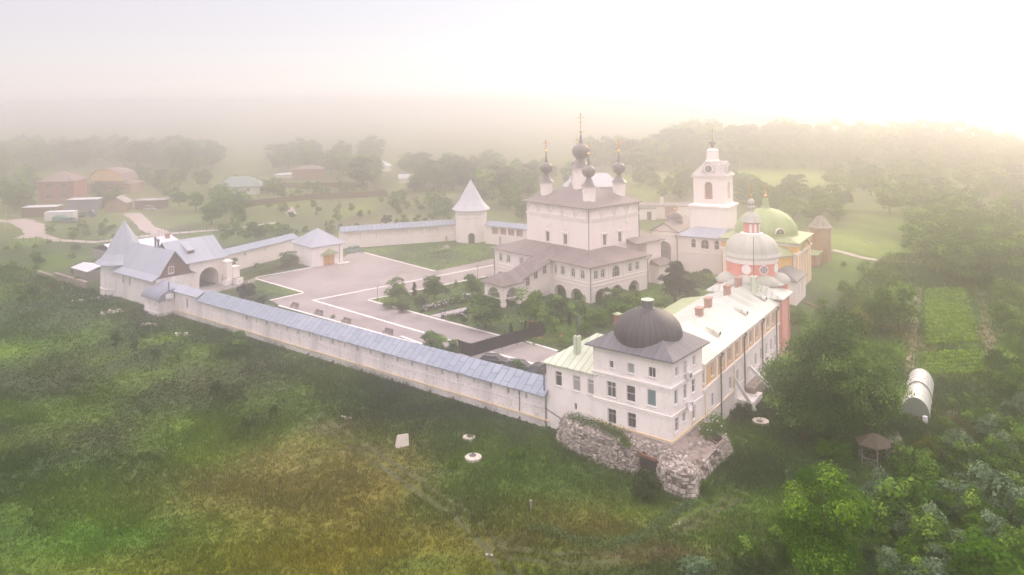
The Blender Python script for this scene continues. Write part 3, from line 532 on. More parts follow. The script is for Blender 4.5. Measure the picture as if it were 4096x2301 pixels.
mb = MB(); mb.box(13.4, 17.6, -2.2, -.03, -4.5, -1.2); mb.box(16.4, 21.5, -1.5, -.04, -4.5, -.4, 1); mb.build('block', ['wall_plaster', 'rubble'], s)
# ---------------- fortress wall ----------------
def wall_run(t, x0, x1, y0, y1, zb, ze, zr, roofmat, step=0, ridge=None):
    mb = MB(); mb.box(x0, x1, y0, y1, zb, ze-.02); w_ = mb
    rm = ridge if ridge is not None else (x0+x1)/2
    mb2 = MB(); mb2.hip(x0-.55, x1+.5, y0, y1, ze, (rm, y0), (rm, y1), zr, .1); mb2.build('roof', roofmat, t); return mb
t = fthing('fortress_wall', 'long white fortress wall with grey blue metal roof running from the annex to the gatehouse', 'wall', T)
ops = [W(y, 1.3, .34, .8, deep=.5) for y in [21+3.05*i for i in range(22)]]
mb = MB(); wall(mb, (0, 18.0), (0, 101.7), -5.5, 1.95, [dict(s=(o['s'][0]-18+0, o['s'][1]-18), z=o['z'], deep=.5) for o in ops]); mb.box(.5, 3.4, 18.05, 101.7, -5, 1.9); mb.build('wall', 'wall_plaster', t)
mb = MB(); mb.hip(-.6, 3.9, 17.6, 40, 2.1, (1.75, 17.6), (1.75, 40), 3.75, .1); mb.hip(-.6, 3.9, 40, 101.7, 2.1, (1.75, 40), (1.75, 101.7), 3.75, .1); mb.build('roof', 'wall_roof', t)
mb = MB(); mb.box(-.22, 0, 18.01, 101.7, -1.35, -1.15); mb.box(-.16, 0, 18.02, 101.7, -1.55, -1.35); mb.box(-.06, 0, 18.03, 101.7, .35, .43); mb.build('string_course', 'wall_plaster', t)
mb = MB(); mb.path([(-.3, 17.0, -1.0), (-.3, 101.7, -1.05), (-.3, 110, -1.1)], .085); mb.build('gas_pipe', 'yellow_pipe', t)
for y in [(22.1)]: mb = MB(); mb.path([(-.12, y, 2.0), (-.12, y, -2.5)], .045); mb.ball((-.15, y, 1.4), .12, 6); mb.build('downpipe', 'iron', t)
mb = MB()
for y in [22.1, 28, 34, 38.5, 46.6, 53.5, 60.5, 67, 74.2]: mb.tube((-.05, y, tz(*T.w(-.3, y))+.35), (-.6, y-.1, tz(*T.w(-.3, y))+.2), .13, 6)
mb.build('drain_spouts', 'pipe_grey', t)
t2 = fthing('fortress_wall_low_stretch', 'short stretch of white fortress wall with plain metal roof between turret and wooden gable', 'wall', T)
mb = MB(); wall(mb, (0, 101.75), (0, 118), -5.5, 2.55, [W(3.95, .8, .8, 1.9)]); mb.box(.5, 3.2, 101.75, 117.9, -5, 2.5); mb.build('wall', 'wall_plaster', t2)
mb = MB(); mb.face([(.5+.1, 105.2, -.2), (.32, 106.2, -.2), (.32, 106.2, 1.8), (.32, 105.2, 1.8)]); 
mb = MB(); mb.hip(-.5, 3.6, 101.2, 118.2, 2.7, (1.5, 101.2), (1.5, 118.2), 3.6, .1); mb.build('roof', 'gate_roof', t2)
t3 = fthing('wall_turret', 'small square white turret with grey barrel roof projecting from the fortress wall', 'turret', T)
mb = MB(); wall(mb, (-3, 110.8), (-3, 117), -6, 1.2, [W(1.8, .2, .3, .8), W(4.2, .2, .3, .8)]); wall(mb, (0, 110.8), (-3, 110.8), -6, 1.2); wall(mb, (-3, 117), (0, 117), -6, 1.2); mb.build('wall', 'wall_plaster', t3)
mb = MB(); mb.ring(-3, 0, 110.8, 117, -1.5, -1.3, .12); mb.build('string_course', 'wall_plaster', t3)
mb = MB(); n_ = 8
for i in range(n_):
    a0, a1 = pi/2*i/n_, pi/2*(i+1)/n_; q = lambda a: (-3.5+3.6*(1-cos(a)), 1.2+1.9*sin(a))
    p, r_ = q(a0), q(a1); mb.face([(p[0], 110.3, p[1]), (p[0], 117.4, p[1]), (r_[0], 117.4, r_[1]), (r_[0], 110.3, r_[1])])
mb.face([(-3.5, 110.3, 1.2)]+[(-3.5+3.6*(1-cos(pi/2*i/n_)), 110.3, 1.2+1.9*sin(pi/2*i/n_)) for i in range(n_+1)]+[(.1, 110.3, 1.2)]); mb.build('roof', 'turret_roof', t3)
mb = MB(); mb.tube((-1.2, 110.5, 1.5), (-1.2, 110.5, 4.6), .13, 8); mb.box(-2.0, -.3, 110.2, 111.0, 1.3, 2.3, 1); mb.build('flue', ['pipe_grey', 'plaster'], t3)
# ---------------- gatehouse ----------------
t = fthing('gate_dwelling', 'white guard house with steep grey roof and brown boarded gable beside the gate', 'building', T)
lw = [W(14.5, 1.95, .8, 1.6, mull=(), trans=()), W(11.5, 1.9, .8, 1.6, mull=(), trans=())]
mb = MB(); pl, pr = rect_walls(mb, 0, 7.9, 118, 135.5, -5.5, 3.9, lw); mb.build('wall', 'wall_plaster', t)
for o in lw: window(t, pl, o)
def flared(mb, x0, x1, y0, y1, ze, zr, fl=1.1, m=0):
    xm = (x0+x1)/2; prof = [(x0-fl, ze-.5), (x0+.5, ze+.35), (x0+1.6, ze+2.), (xm, zr), (x1-1.6, ze+2.), (x1-.5, ze+.35), (x1+fl, ze-.5)]
    for a, c in zip(prof, prof[1:]): mb.face([(a[0], y0, a[1]), (c[0], y0, c[1]), (c[0], y1, c[1]), (a[0], y1, a[1])], m); mb.face([(a[0], y0, a[1]-.1), (c[0], y0, c[1]-.1), (c[0], y1, c[1]-.1), (a[0], y1, a[1]-.1)], m)
    return prof
mb = MB(); prof = flared(mb, 0, 7.9, 117.4, 136.5, 4.2, 9.3); mb.build('roof', 'gate_roof', t)
mb = MB(); gp = [p for p in prof if p[0] > -.2 and p[0] < 8.1]; mb.face([(-.1, 117.95, 3.9)]+[(p[0], 117.95, p[1]-.1) for p in gp]+[(8., 117.95, 3.9)]); g = mb.build('gable', 'planks', t, label='brown boarded gable')
gw = W(7.9-3.3, 5.35, 1.3, 1.5, mull=(.5,), trans=(), d=.02, t=.14); window(g, lambda s_, z, d=0: (7.9-s_, 117.9+d, z), gw)
mb = MB(); mb.tube((4.0, 124.6, 8.2), (4.0, 124.6, 10.6), .22, 8); mb.tube((4.0, 125.8, 8.2), (4.0, 125.8, 10.9), .22, 8); mb.tube((4.0, 124.6, 10.6), (4.0, 124.6, 11), .32, 8); mb.tube((4.0, 125.8, 10.9), (4.0, 125.8, 11.3), .32, 8); mb.build('flue', 'pipe_grey', t)
t = fthing('round_gate_tower', 'squat white corner tower with tall pointed grey metal cone roof beside the boarded gable', 'tower', T)
cx, cy = 3.6, 139.2
mb = MB(); mb.lathe(cx, cy, [(5.5, -6), (5.0, -1), (4.9, 5.0), (5.2, 5.2)], 12, a0=.2); mb.lathe(cx, cy, [(5.05, -.9), (5.15, -.85), (5.15, -.6), (4.95, -.55)], 12, a0=.2); mb.build('wall', 'wall_plaster', t)
mb = MB(); mb.lathe(cx, cy, [(6.3, 4.9), (5.2, 5.6), (4.0, 6.9), (2.7, 9.4), (1.4, 11.8), (.03, 14.1)], 12, a0=.2); mb.build('roof', 'cone_roof', t, at=(cx, cy, 0))
t = fthing('gate_arch_building', 'white gatehouse with arched carriage passage and grey roof with one dormer', 'building', T)
a = [dict(s=(15.6-14.8, 15.6-10.2), z=(-.2, 4.2), arch=1, deep=9.6)]
mb = MB(); wall(mb, (15.6, 119), (8.0, 119), -.5, 5.95, a, th=9.6); wall(mb, (8, 128.6), (15.6, 128.6), -.5, 5.9); wall(mb, (15.6, 128.6), (15.6, 119), -.5, 5.9); wall(mb, (8., 119), (8., 128.6), -.5, 5.9); mb.build('wall', 'church_plaster', t)
mb = MB(); mb.hip(4.5, 16.6, 118.3, 129.3, 5.95, (4.5, 124), (16.6, 124), 10.3); r_ = mb.build('roof', 'gate_roof', t)
mb = MB(); mb.face([(8.2, 120.2, 8.3), (9.9, 120.2, 8.3), (9.9, 123.4, 9.9), (8.2, 123.4, 9.9)]); mb.face([(8.2, 120.2, 8.28), (8.2, 120.5, 6.9), (8.2, 123.4, 9.8)]); mb.face([(9.9, 120.2, 8.28), (9.9, 120.5, 6.9), (9.9, 123.4, 9.8)]); mb.face([(8.2, 120.5, 6.9), (9.9, 120.5, 6.9), (9.9, 120.4, 8.28), (8.2, 120.4, 8.28)], 1); dm = mb.build('dormer', ['gate_roof', 'planks'], r_)
mb = MB(); mb.face([(10.0, 126.5, -.2), (15.0, 126.5, -.2), (15.0, 126.5, 4.4), (10.0, 126.5, 4.4)]); mb.build('dark_arch_back', 'village_roof', t)  # dark panel added behind the passage so the arch interior reads dark
t = thing('gate_pier', 'pair of stepped white gate piers beside the carriage arch', 'pier', (*T.w(15.7, 117.6), 0), T.rz)
mb = MB(); mb.box(-.2, 1.1, -.9, .9, 0, 5.0); mb.hip(-.4, 1.3, -1.1, 1.1, 5.15, (.45, 0), (.45, 0), 5.6, .15); mb.box(1.12, 2.7, -1.2, .6, 0, 3.6); mb.box(1.15, 2.85, -1.35, .75, 3.6, 3.8); mb.build('pier', 'church_plaster', t)
for (u, v, lab) in ((568, 720, 'low white block with dark rail nearest the gate piers'), (597, 717, 'second low white block with dark rail beside the lawn')):
    p = N(u*1.006, v*.995+.5); q = thing('barrier_block', lab, 'barrier', (p[0], p[1], 0), T.rz+.2, 'low blocks at the barrier'); mb = MB(); mb.box(-.9, .9, -.5, .5, 0, 1.3); mb.build('block', 'plaster', q); mb = MB(); mb.box(-1.6, 1.8, -.06, .06, 1.35, 1.47); mb.build('rail', 'rust_wood', q)
# sheds and yard left of the gate tower
for x, y, w_, d_, h_, zr, rm, lab in ((12, 160, 17, 15, 2.6, 4.4, 'white_roof', 'long low building with white metal roof behind the pointed gate tower'), (1.5, 153, 5, 8, 1.0, 1.8, 'white_roof', 'small lean-to with white metal roof left of the pointed gate tower')):
    t = fthing('low_building', lab, 'building', T); mb = MB(); rect_walls(mb, x, x+w_, y, y+d_, -3, h_); mb.build('wall', 'grey_wood', t); mb = MB(); mb.hip(x-.5, x+w_+.5, y-.5, y+d_+.5, h_+.02, *(((x-.5, y+d_/2), (x+w_+.5, y+d_/2)) if w_ > d_ else ((x+w_/2, y-.5), (x+w_/2, y+d_+.5))), zr, .1); mb.build('roof', rm, t)
    if w_ == 17: mb = MB(); mb.box(x+15, x+16, y+5, y+6, 3.2, 5.2); mb.build('chimney', 'red_brick', t)
t = fthing('ruined_outer_wall', 'low broken grey stone wall left of the gate tower', 'wall', T)
mb = MB(); mb.box(-1.2, -.4, 148, 166, -5, -.4); mb.box(-1.2, -.4, 166, 176, -5, -1.2); mb.build('wall', 'rubble', t)
# ---------------- far walls, storehouse, far tower ----------------
def world_wall(name, label, a, b, ze, zr, wd, inner_ops, roofmat='wall_roof', inside=1, zb=-1, wallmat='church_plaster'):
    """wall from a to b in world coordinates seen from its courtyard face (y=0 side of its own frame)"""
    L = sqrt((b[0]-a[0])**2+(b[1]-a[1])**2); rz = atan2(b[1]-a[1], b[0]-a[0]); t = thing(name, label, 'wall', (a[0], a[1], 0), rz)
    mb = MB(); wall(mb, (L, 0), (0, 0), zb, ze, [dict(s=(L-o['s'][1], L-o['s'][0]), z=o['z'], arch=o.get('arch'), deep=o.get('deep', .6)) for o in inner_ops]); mb.box(0, L, .75, wd, zb, ze-.02)
    for o in inner_ops:
        if o.get('dark'): mb.box(o['s'][0]-.02, o['s'][1]+.02, .58, .62, o['z'][0], o['z'][1], 1)
    mb.build('wall', [wallmat, 'old_brick'], t); mb = MB(); mb.hip(-.1, L+.1, -.5, wd+.4, ze, (-.1, wd*.6), (L+.1, wd*.6), zr, .1); mb.build('roof', roofmat, t); return t, L
p0 = T.w(15.6, 126.5); p1 = (-57.5, 211.5)
world_wall('inner_wall', 'white wall with grey roof from the gatehouse to the storehouse with orange door', p0, p1, 4.3, 5.4, 2.6, [W(6+i*7, 3.3, .4, .6, deep=.4) for i in range(3)])
t = thing('outbuilding', 'long low white outbuilding with brown doors in front of the wall beside the storehouse', 'building', (-66.5, 196, 0), radians(62))
mb = MB(); mb.box(0, 13, 0, 2.8, 0, 2.9); mb.build('wall', 'plaster', t); mb = MB(); mb.box(-.4, 13.4, -.5, 3.1, 2.92, 3.08); mb.build('roof', 'gate_roof', t)
for x in (5.5, 9.2): mb = MB(); mb.box(x, x+1.3, -.06, -.01, 0, 2.3); mb.build('door', 'rust_wood', t)
mb = MB()
for z in (.4, 1.0, 1.6, 2.2, 2.8, 3.4): mb.box(7.3, 8.3, -.3, -.25, z, z+.06)
mb.box(7.25, 7.33, -.3, -.22, 0, 3.8); mb.box(8.25, 8.33, -.3, -.22, 0, 3.8); mb.build('ladder', 'grey_wood', t)
t = fthing('storehouse', 'square white storehouse with hipped grey roof and orange door', 'building', GA)
rw = [dict(s=(8.3-5.9, 8.3-2.9), z=(.0, 2.75), deep=.5)]
mb = MB(); pl, pr = rect_walls(mb, 0, 8.3, 0, 10.3, -.3, 4.95, (), rw); mb.build('wall', 'plaster', t)
mb = MB(); mb.box(3.0, 5.85, .3, .38, .05, 2.7); dd = mb.build('door', 'ochre', t, label='orange double door')
mb = MB(); mb.box(4.39, 4.46, .26, .3, .05, 2.7); mb.build('door_seam', 'rust_wood', dd)
mb = MB(); mb.hip(-.6, 8.9, -.6, 10.9, 5.0, (4.15, 5.15), (4.15, 5.15), 8.6); mb.build('roof', 'gate_roof', t); mb = MB(); mb.face([(2.1, -.9, 2.75), (7.0, -.9, 2.75), (4.5, -.9+.2, 3.9)]); mb.face([(2.1, -.9, 2.75), (4.5, -.7, 3.9), (4.5, 0, 4.1), (2.1, 0, 2.9)]); mb.face([(7.0, -.9, 2.75), (4.5, -.7, 3.9), (4.5, 0, 4.1), (7.0, 0, 2.9)]); mb.face([(2.1, -.9, 2.72), (7.0, -.9, 2.72), (7, 0, 2.8), (2.1, 0, 2.8)]); mb.build('canopy', 'green_roof', t)
mb = MB(); mb.path([(7.3, -.1, 4.9), (7.3, -.1, .1)], .06); mb.build('downpipe', 'pipe_grey', t)
mb = MB(); mb.box(6.2, 9.6, -1.2, -.1, -.2, .18); mb.build('step', 'kerb_white', t)
bays = [dict(s=(2+i*4.35, 5.7+i*4.35), z=(2.3, 4.1), deep=.65) for i in range(7)]
world_wall('arcaded_wall', 'white wall with shallow bays and grey roof between storehouse and far round tower', (-47.5, 217.5), (-16.2, 228.2), 4.7, 5.9, 2.6, bays)
bays = [dict(s=(2.2+i*2.7, 4.4+i*2.7), z=(2.9, 4.7), deep=.65, dark=1) for i in range(4)]+[dict(s=(4.6, 5.6), z=(-.2, 2.3), arch=1, deep=.7)]
world_wall('gallery_wall', 'white wall with dark open bays under its roof between far round tower and cathedral', (-8.0, 222.3), (4.6, 213.7), 5.2, 6.2, 2.6, bays)
FT = (-12.2, 227.5); t = thing('far_round_tower', 'round white tower with tall white cone roof behind the far lawn', 'tower', (*FT, 0))
mb = MB(); mb.lathe(0, 0, [(4.5, -1), (4.35, 5.2), (4.4, 9.0), (4.45, 9.4)], 24); mb.lathe(0, 0, [(4.36, 7.0), (4.52, 7.05), (4.52, 7.3), (4.36, 7.35)], 24); mb.build('wall', 'church_plaster', t)
mb = MB(); mb.lathe(0, 0, [(5.5, 9.1), (4.4, 10.2), (3.2, 11.8), (1.4, 15.1), (.03, 17.4)], 24); mb.build('roof', 'white_cone', t)
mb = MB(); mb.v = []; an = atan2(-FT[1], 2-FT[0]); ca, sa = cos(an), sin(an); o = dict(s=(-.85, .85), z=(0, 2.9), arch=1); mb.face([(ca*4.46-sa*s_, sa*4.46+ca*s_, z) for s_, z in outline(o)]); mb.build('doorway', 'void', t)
# ---------------- cathedral ----------------
t = fthing('cathedral', 'big white cathedral with five dark onion domes and arcaded gallery', 'church', K)
GL, GW, zt = 29., 17.2, 7.15
gw = lambda s_, z=5.35, w_=1.15, h_=1.85: W(s_, z, w_, h_, arch=1, casing=.2, mull=(.5,), trans=(.62,), t=.13, d=.1)
lw = [gw(x) for x in (2.2, 4.8, 7.7, 10.0, 17.7, 20.2, 24.5, 27.1)]; rw = [gw(GW-x) for x in (1.6, 3.6, 11.9, 14.1)]+[W(GW-7.5, 5.2, 2.2, 2.3, arch=1, casing=.16, mull=(.33, .66), trans=(.5,), t=.08)]
la = [dict(s=(c-w_/2, c+w_/2), z=(-.3, h_), arch=1, deep=.9) for c, w_, h_ in ((3.7, 3.5, 2.35), (8.4, 3.4, 2.35), (19.2, 3, 2.2), (23.2, 3, 2.2), (27, 2.6, 2.2))]
ra = [dict(s=(GW-c-w_/2, GW-c+w_/2), z=(-.3, h_), arch=1, deep=.9) for c, w_, h_ in ((2.8, 3.1, 2.45), (7.7, 3.2, 2.45), (12.9, 3.4, 2.5))]
mb = MB(); pl, pr = rect_walls(mb, 0, GW, 0, GL, -.6, zt, lw+la, rw+ra); mb.box(.9, 5.2, .9, GL-.5, 3.3, 3.6); mb.box(5.2, GW-.5, .9, 5.2, 3.3, 3.6); mb.box(4.8, 5.2, 4.8, GL, -.5, 3.3, 1); mb.box(5.2, GW, 4.8, 5.2, -.5, 3.3, 1)
mb.build('gallery_wall', ['church_plaster', 'wall_plaster'], t)
for o in lw: window(t, pl, o)
for o in rw: window(t, pr, o)
mb = MB(); mb.ring(0, GW, 0, GL, 3.05, 3.22, .1); mb.ring(0, GW, 0, GL, 3.75, 3.95, .14); mb.ring(0, GW, 0, GL, 6.85, 7.1, .18)
for o in la: ringface(mb, pl, outline(dict(o, s=(o['s'][0]-.28, o['s'][1]+.28), z=(o['z'][0], o['z'][1]+.28))), outline(o), -.06)
for o in ra: ringface(mb, pr, outline(dict(o, s=(o['s'][0]-.28, o['s'][1]+.28), z=(o['z'][0], o['z'][1]+.28))), outline(o), -.06)
for y in (0, 5.9, 9.9, 15.8, 22.4, 28.6): mb.box(-.12, 0, y, y+.35, 3.96, 6.84)
for x in (.3, 5.3, 9.6, 16.8): mb.box(x, x+.35, -.12, 0, 3.96, 6.84)
mb.build('gallery_trim', 'trim', t)
mb = MB(); mb.hip(-.8, 5.6, -.8, GL+.8, 7.2, (5.4, -.8+6.2), (5.4, GL+.8), 8.95, .12)
mb = MB(); e = 7.2; c_in = 8.95; X0, Y0, X1, Y1 = -.8, -.8, GW+.9, GL+.9
for f in ([(X0, Y0, e), (X0, Y1, e), (5.5, Y1-5.0, c_in), (5.5, 5.5, c_in)], [(X0, Y1, e), (5.5, Y1, e), (5.5, Y1-5.0, c_in)], [(X1, Y0, e), (X0, Y0, e), (5.5, 5.5, c_in), (X1-5.0, 5.5, c_in)], [(X1, 5.5, e), (X1, Y0, e), (X1-5.0, 5.5, c_in)]):
    mb.face(f)
mb.face([(X0, Y0, e-.14), (X1, Y0, e-.14), (X1, 5.4, e-.14), (5.4, 5.4, e-.14), (5.4, Y1, e-.14), (X0, Y1, e-.14)])
for a, c in (((X0, Y0), (X1, Y0)), ((X0, Y0), (X0, Y1)), ((X1, Y0), (X1, 5.4)), ((X0, Y1), (5.4, Y1))): mb.face([(*a, e), (*c, e), (*c, e-.14), (*a, e-.14)])
mb.build('gallery_roof', 'brown_roof', t)
CL, CW = 18.7, 15.6; C0 = 5.5; ch = 17.55
lw = [W(17.7-C0, 10.4, 1.05, 2.0, mull=(.5,), trans=(.5,)), W(12.3-C0, 10.4, 1.05, 2.0, mull=(.5,), trans=(.5,))]; rw = [W(CW-(10.3-C0), 10.5, 1.0, 2.0, mull=(.5,), trans=(.5,)), W(CW-(15.1-C0), 10.5, 1.0, 2.0, mull=(.5,), trans=(.5,))]
mb = MB(); pl, pr = rect_walls(mb, C0, C0+CW, C0, C0+CL, 3.0, ch, lw, rw); mb.build('wall', 'church_plaster', t)
for o in lw+rw:
    p_ = pl if o in lw else pr; f = window(t, p_, dict(o, frame='grey_wood')); m2 = MB(); s0, s1 = o['s']; z0, z1 = o['z']
    for a, b_, c, d in ((s0-.5, s0-.15, z0-.1, z1+.25), (s1+.15, s1+.5, z0-.1, z1+.25)): sbox(m2, p_, a, b_, c, d, -.14, 0)
    sbox(m2, p_, s0-.65, s1+.65, z1+.27, z1+.45, -.28, 0); sbox(m2, p_, s0-.45, s1+.45, z1+.46, z1+.62, -.2, 0); sbox(m2, p_, s0-.6, s1+.6, z0-.32, z0-.12, -.24, 0)
    for q in (.0, .5, 1.): cs = s0+(s1-s0)*q; ol = outline(dict(s=(cs-.3, cs+.3), z=(z1+.63, z1+1.15+.3*(q == .5)), arch=1)); ringface(m2, p_, ol, shrink(ol, .12), -.14)
    m2.build('surround', 'trim', f)
mb = MB(); C1, C2 = C0+CW, C0+CL; mb.ring(C0, C1, C0, C2, 14.95, 15.15, .28); mb.ring(C0, C1, C0, C2, 14.6, 14.9, .16)
for nb, L_, p_ in ((5, CL, pl), (4, CW, pr)):   # blind kokoshnik arches above the belt, short brackets under it
    for i in range(nb):
        s0 = L_*i/nb+.12; s1 = L_*(i+1)/nb-.12; ol = outline(dict(s=(s0, s1), z=(15.2, ch-.12), arch=1, rise=(ch-.2-15.25)/((s1-s0)/2))); ringface(mb, p_, ol, shrink(ol, .22), -.26, side=.26)
    for i in range(1, nb): s_ = L_*i/nb; sbox(mb, p_, s_-.16, s_+.16, 13.1, 14.55, -.12, 0)
    for s_ in (.0, L_-.6): sbox(mb, p_, s_+.02, s_+.58, 7.5, 14.58, -.1, 0)
mb.build('belt_and_blind_arches', 'trim', t)
mb = MB(); ro = .95; xm, ym = C0+CW/2, C0+CL/2; mb.hip(C0-ro, C1+ro, C0-ro, C2+ro, ch+.05, (xm, ym-2), (xm, ym+2), 21.0, .14); mb.build('roof', 'brown_roof', t)
def onion(root, name, x, y, z0, zdrum, r, ro, zmax, zneck, ztop, zspire, zcross, label=None, arcs=True):
    mb = MB(); mb.lathe(x, y, [(r, z0), (r, zdrum-.5), (r*1.06, zdrum-.45), (r*1.06, zdrum-.1), (r*1.12, zdrum)], 24)
    if arcs:
        for i in range(8):
            a = 2*pi*(i+.5)/8
            for j in range(6):
                p = [(x+(r+.05)*cos(a+ (2*pi/8)*(.42)*cos(pi*k/6)), y+(r+.05)*sin(a+(2*pi/8)*.42*cos(pi*k/6)), zdrum-1.3+.55*sin(pi*k/6)) for k in (j, j+1)]; mb.tube(p[0], p[1], .05, 4)
    d = mb.build('drum', 'church_plaster', root, label=label); hn = zmax-zneck; rn = r*.38; pr_ = [(r*1.32, zdrum), (r*1.2, zdrum+.1), (r*.7, zdrum+(zneck-zdrum)*.4), (rn, zneck-.15), (rn, zneck)]
    for k in range(1, 9): q = k/8*pi/2; pr_.append((rn+(ro-rn)*sin(q), zneck+hn*(1-cos(q))))
    for k in range(1, 9): q = k/8*pi/2; pr_.append((max(.24*ro, ro*cos(q)), zmax+(ztop-zmax)*sin(q)*(1 if k < 8 else 1.12)))
    pr_ += [(.1, zspire-.1), (.03, zspire)]
    mb = MB(); mb.lathe(x, y, pr_, 28); mb.build('onion_dome', 'black_dome', root, at=(x, y, 0), smooth=True, label=label)
    mb = MB(); mb.ball((x, y, zspire+.2), .34, 10); mb.tube((x, y, zspire), (x, y, zcross), .09, 6); H_ = zcross-zspire
    for f, w_ in ((.88, .3), (.74, .75)): mb.tube((x-w_*.71, y+w_*.71, zspire+H_*f), (x+w_*.71, y-w_*.71, zspire+H_*f), .07, 5)
    mb.tube((x-.3, y+.3, zspire+H_*.48), (x+.3, y-.3, zspire+H_*.56), .06, 5); mb.build('cross', 'gold', root, label=label)
for x, y, nm in ((8.7, 21.2, 'left'), (8.4, 8.0, 'front'), (18.6, 8.6, 'right'), (18.6, 21.2, 'rear')): onion(t, nm, x, y, 17.7, 21.7, 1.32, 1.42, 24.9, 23.6, 26.0, 28.2, 31.0, None)
onion(t, 'centre', xm, ym, 19, 25.0, 1.95, 2.0, 28.6, 26.9, 30.2, 32.6, 37.0, 'large central dome group')
t['label'] = 'big white cathedral with five dark onion domes and arcaded gallery'
for pp in ([(5.2, 5.2, 17.5), (5.1, 5.1, 15.2), (5.35, 5.35, 14.5), (5.35, 5.35, 9)], [(C1+.15, 5.35, 17.4), (C1+.15, 5.35, 7)], [(-.7, -.7, 7.0), (-.15, -.15, 6.2), (-.15, -.15, .3)], [(GW+.8, -.7, 7.0), (GW+.1, -.15, 6.2), (GW+.1, -.15, .3)], [(-.5, GL+.5, 7), (-.12, GL+.1, 6.2), (-.12, GL+.1, .3)]): mb = MB(); mb.path(pp, .1); mb.build('downpipe', 'pipe_grey', t)
# covered stair porch
p_ = t; mb = MB(); PX, y0, y1 = -9.5, 10.8, 15.8
def slopez(x, top, bot): f = (x-PX)/(0-PX); return bot+(top-bot)*f
ops = [dict(c=(-2.1, 5.35)), dict(c=(-4.6, 4.75)), dict(c=(-6.8, 3.7))]
n_ = 1
mb.face([(PX, y0, -.3), (0, y0, -.3), (0, y0, 7.0), (PX, y0, 3.75)]); mb.face([(PX, y1, -.3), (0, y1, -.3), (0, y1, 7.0), (PX, y1, 3.75)]); mb.face([(PX, y0, -.3), (PX, y1, -.3), (PX, y1, 3.7), (PX, y0, 3.7)])
for w_ in ((-5.9, -3.4, 2.0), (-2.4, -.5, 2.7)): ol = outline(dict(s=w_[:2], z=(-.28, w_[2]), arch=1)); mb.face([(q, y0-.012, z) for q, z in ol], 1)
mb.build('stair_wall', ['church_plaster', 'wall_plaster'], t)
pf = lambda s_, z, d=0: (PX-s_ if 0 else -s_, y0+d-.06, z)
for c in ops: window(t, lambda s_, z, d=0: (-s_, y0-.12+d*.6, z), W(-c['c'][0], c['c'][1], 1.1, 1.8, arch=1, casing=.12, mull=(.5,), trans=(.6,), t=.08))
mb = MB(); xo, zo0, zo1, zr0, zr1 = -9.8, 3.95, 7.4, 6.0, 9.0; ym_ = (y0+y1)/2; rr = 5.4
for ya, yb in ((y0-.6, ym_), (y1+.6, ym_)): mb.face([(xo, ya, zo0), (.6, ya, zo1), (.6+2.5, yb, zr1), (xo, yb, zr0-.6)]); mb.face([(xo, ya, zo0-.14), (.6, ya, zo1-.14), (.6+2.5, yb, zr1-.14), (xo, yb, zr0-.74)])
mb.hip(-15, -9.3, 9.0, 15.9, 4.3, (-13.2, 12.45), (-9.3, 12.45), 6.0, .14); mb.build('stair_roof', 'brown_roof', t)
mb = MB(); A = dict(z=(-.3, 3.55), arch=1, deep=.7)
wall(mb, (-14.3, 9.6), (-14.3, 15.2), -.3, 4.25, [dict(A, s=(.9, 4.7))], th=.7); wall(mb, (-9.5, 9.6), (-14.3, 9.6), -.3, 4.25, [dict(A, s=(.9, 3.9))], th=.7); wall(mb, (-14.3, 15.2), (-9.5, 15.2), -.3, 4.25, [dict(A, s=(.9, 3.9))], th=.7); wall(mb, (-9.5, 9.6), (-9.5, 10.8), -.3, 4.25); mb.ring(-14.3, -9.5, 9.6, 15.2, 1.5, 1.68, .13); 
mb.build('porch_arches', 'church_plaster', t)
# side chapel east of the gallery
t = fthing('side_chapel', 'white side chapel with brown hipped roof against the right flank of the cathedral', 'chapel', K)
mb = MB(); pl, pr = rect_walls(mb, C1+.02, 26.0, 3.2, 20, -.5, 9.0, (), [W(3.3, 2.2, .8, 1.4, arch=1, mull=(), trans=())]); mb.build('wall', 'church_plaster', t); window(t, pr, W(3.3, 2.2, .8, 1.4, arch=1, mull=(), trans=(), casing=.2))
mb = MB(); mb.hip(C1-4, 26.7, 2.5, 20.5, 9.05, (C1-3.9, 12), (23, 12), 11.6); mb.build('roof', 'brown_roof', t); mb = MB(); mb.ring(C1+.02, 26, 3.2, 20, 4.0, 4.15, .1); mb.build('trim', 'trim', t)
mb = MB(); mb.path([(26.6, 2.6, 8.9), (26.1, 3.1, 8), (26.1, 3.1, .5)], .1); mb.build('downpipe', 'pipe_grey', t)
mb = MB(); mb.box(22.2, 26.6, .8, 3.18, -.5, 4.0); mb.build('porch_wall', 'church_plaster', t); mb = MB(); mb.hip(21.9, 27, .3, 3.2, 4.05, (22.2, 3.1), (26.7, 3.1), 5.0, .1); mb.build('porch_roof', 'brown_roof', t)
# ---------------- gate church, hall, bell tower ----------------
t = fthing('gate_church', 'white pedimented gate church with small black dome and tall arched doorway', 'church', HF)
lw = [dict(s=(1.5+.15, 1.5+2.9), z=(-.3, 6.6), arch=1, deep=1.0)]
mb = MB(); pl, pr = rect_walls(mb, .4, 14, 6.75, 12.9, -.5, 9.0, lw); mb.face([(.4, 6.75, 9.), (.4, 12.9, 9.), (.4, 9.8, 10.8)]); mb.build('wall', 'church_plaster', t)
mb = MB(); ol = outline(lw[0]); ringface(mb, pl, shrink(ol, -.35), ol, -.08); sbox(mb, pl, 0, 6.1, 8.1, 8.25, -.12, 0); mb.build('trim', 'trim', t)
mb = MB(); sbox(mb, pl, 1.65, 4.4, -.3, 6.5, .85, .95, 0); 
for q in (2.0, 3.0, 4.0): sbox(mb, pl, q-.06, q+.06, 0, 5.2, .78, .84, 1)
for z in (2.4, 3.8, 5.2): sbox(mb, pl, 1.8, 4.3, z-.05, z+.05, .76, .83, 1)
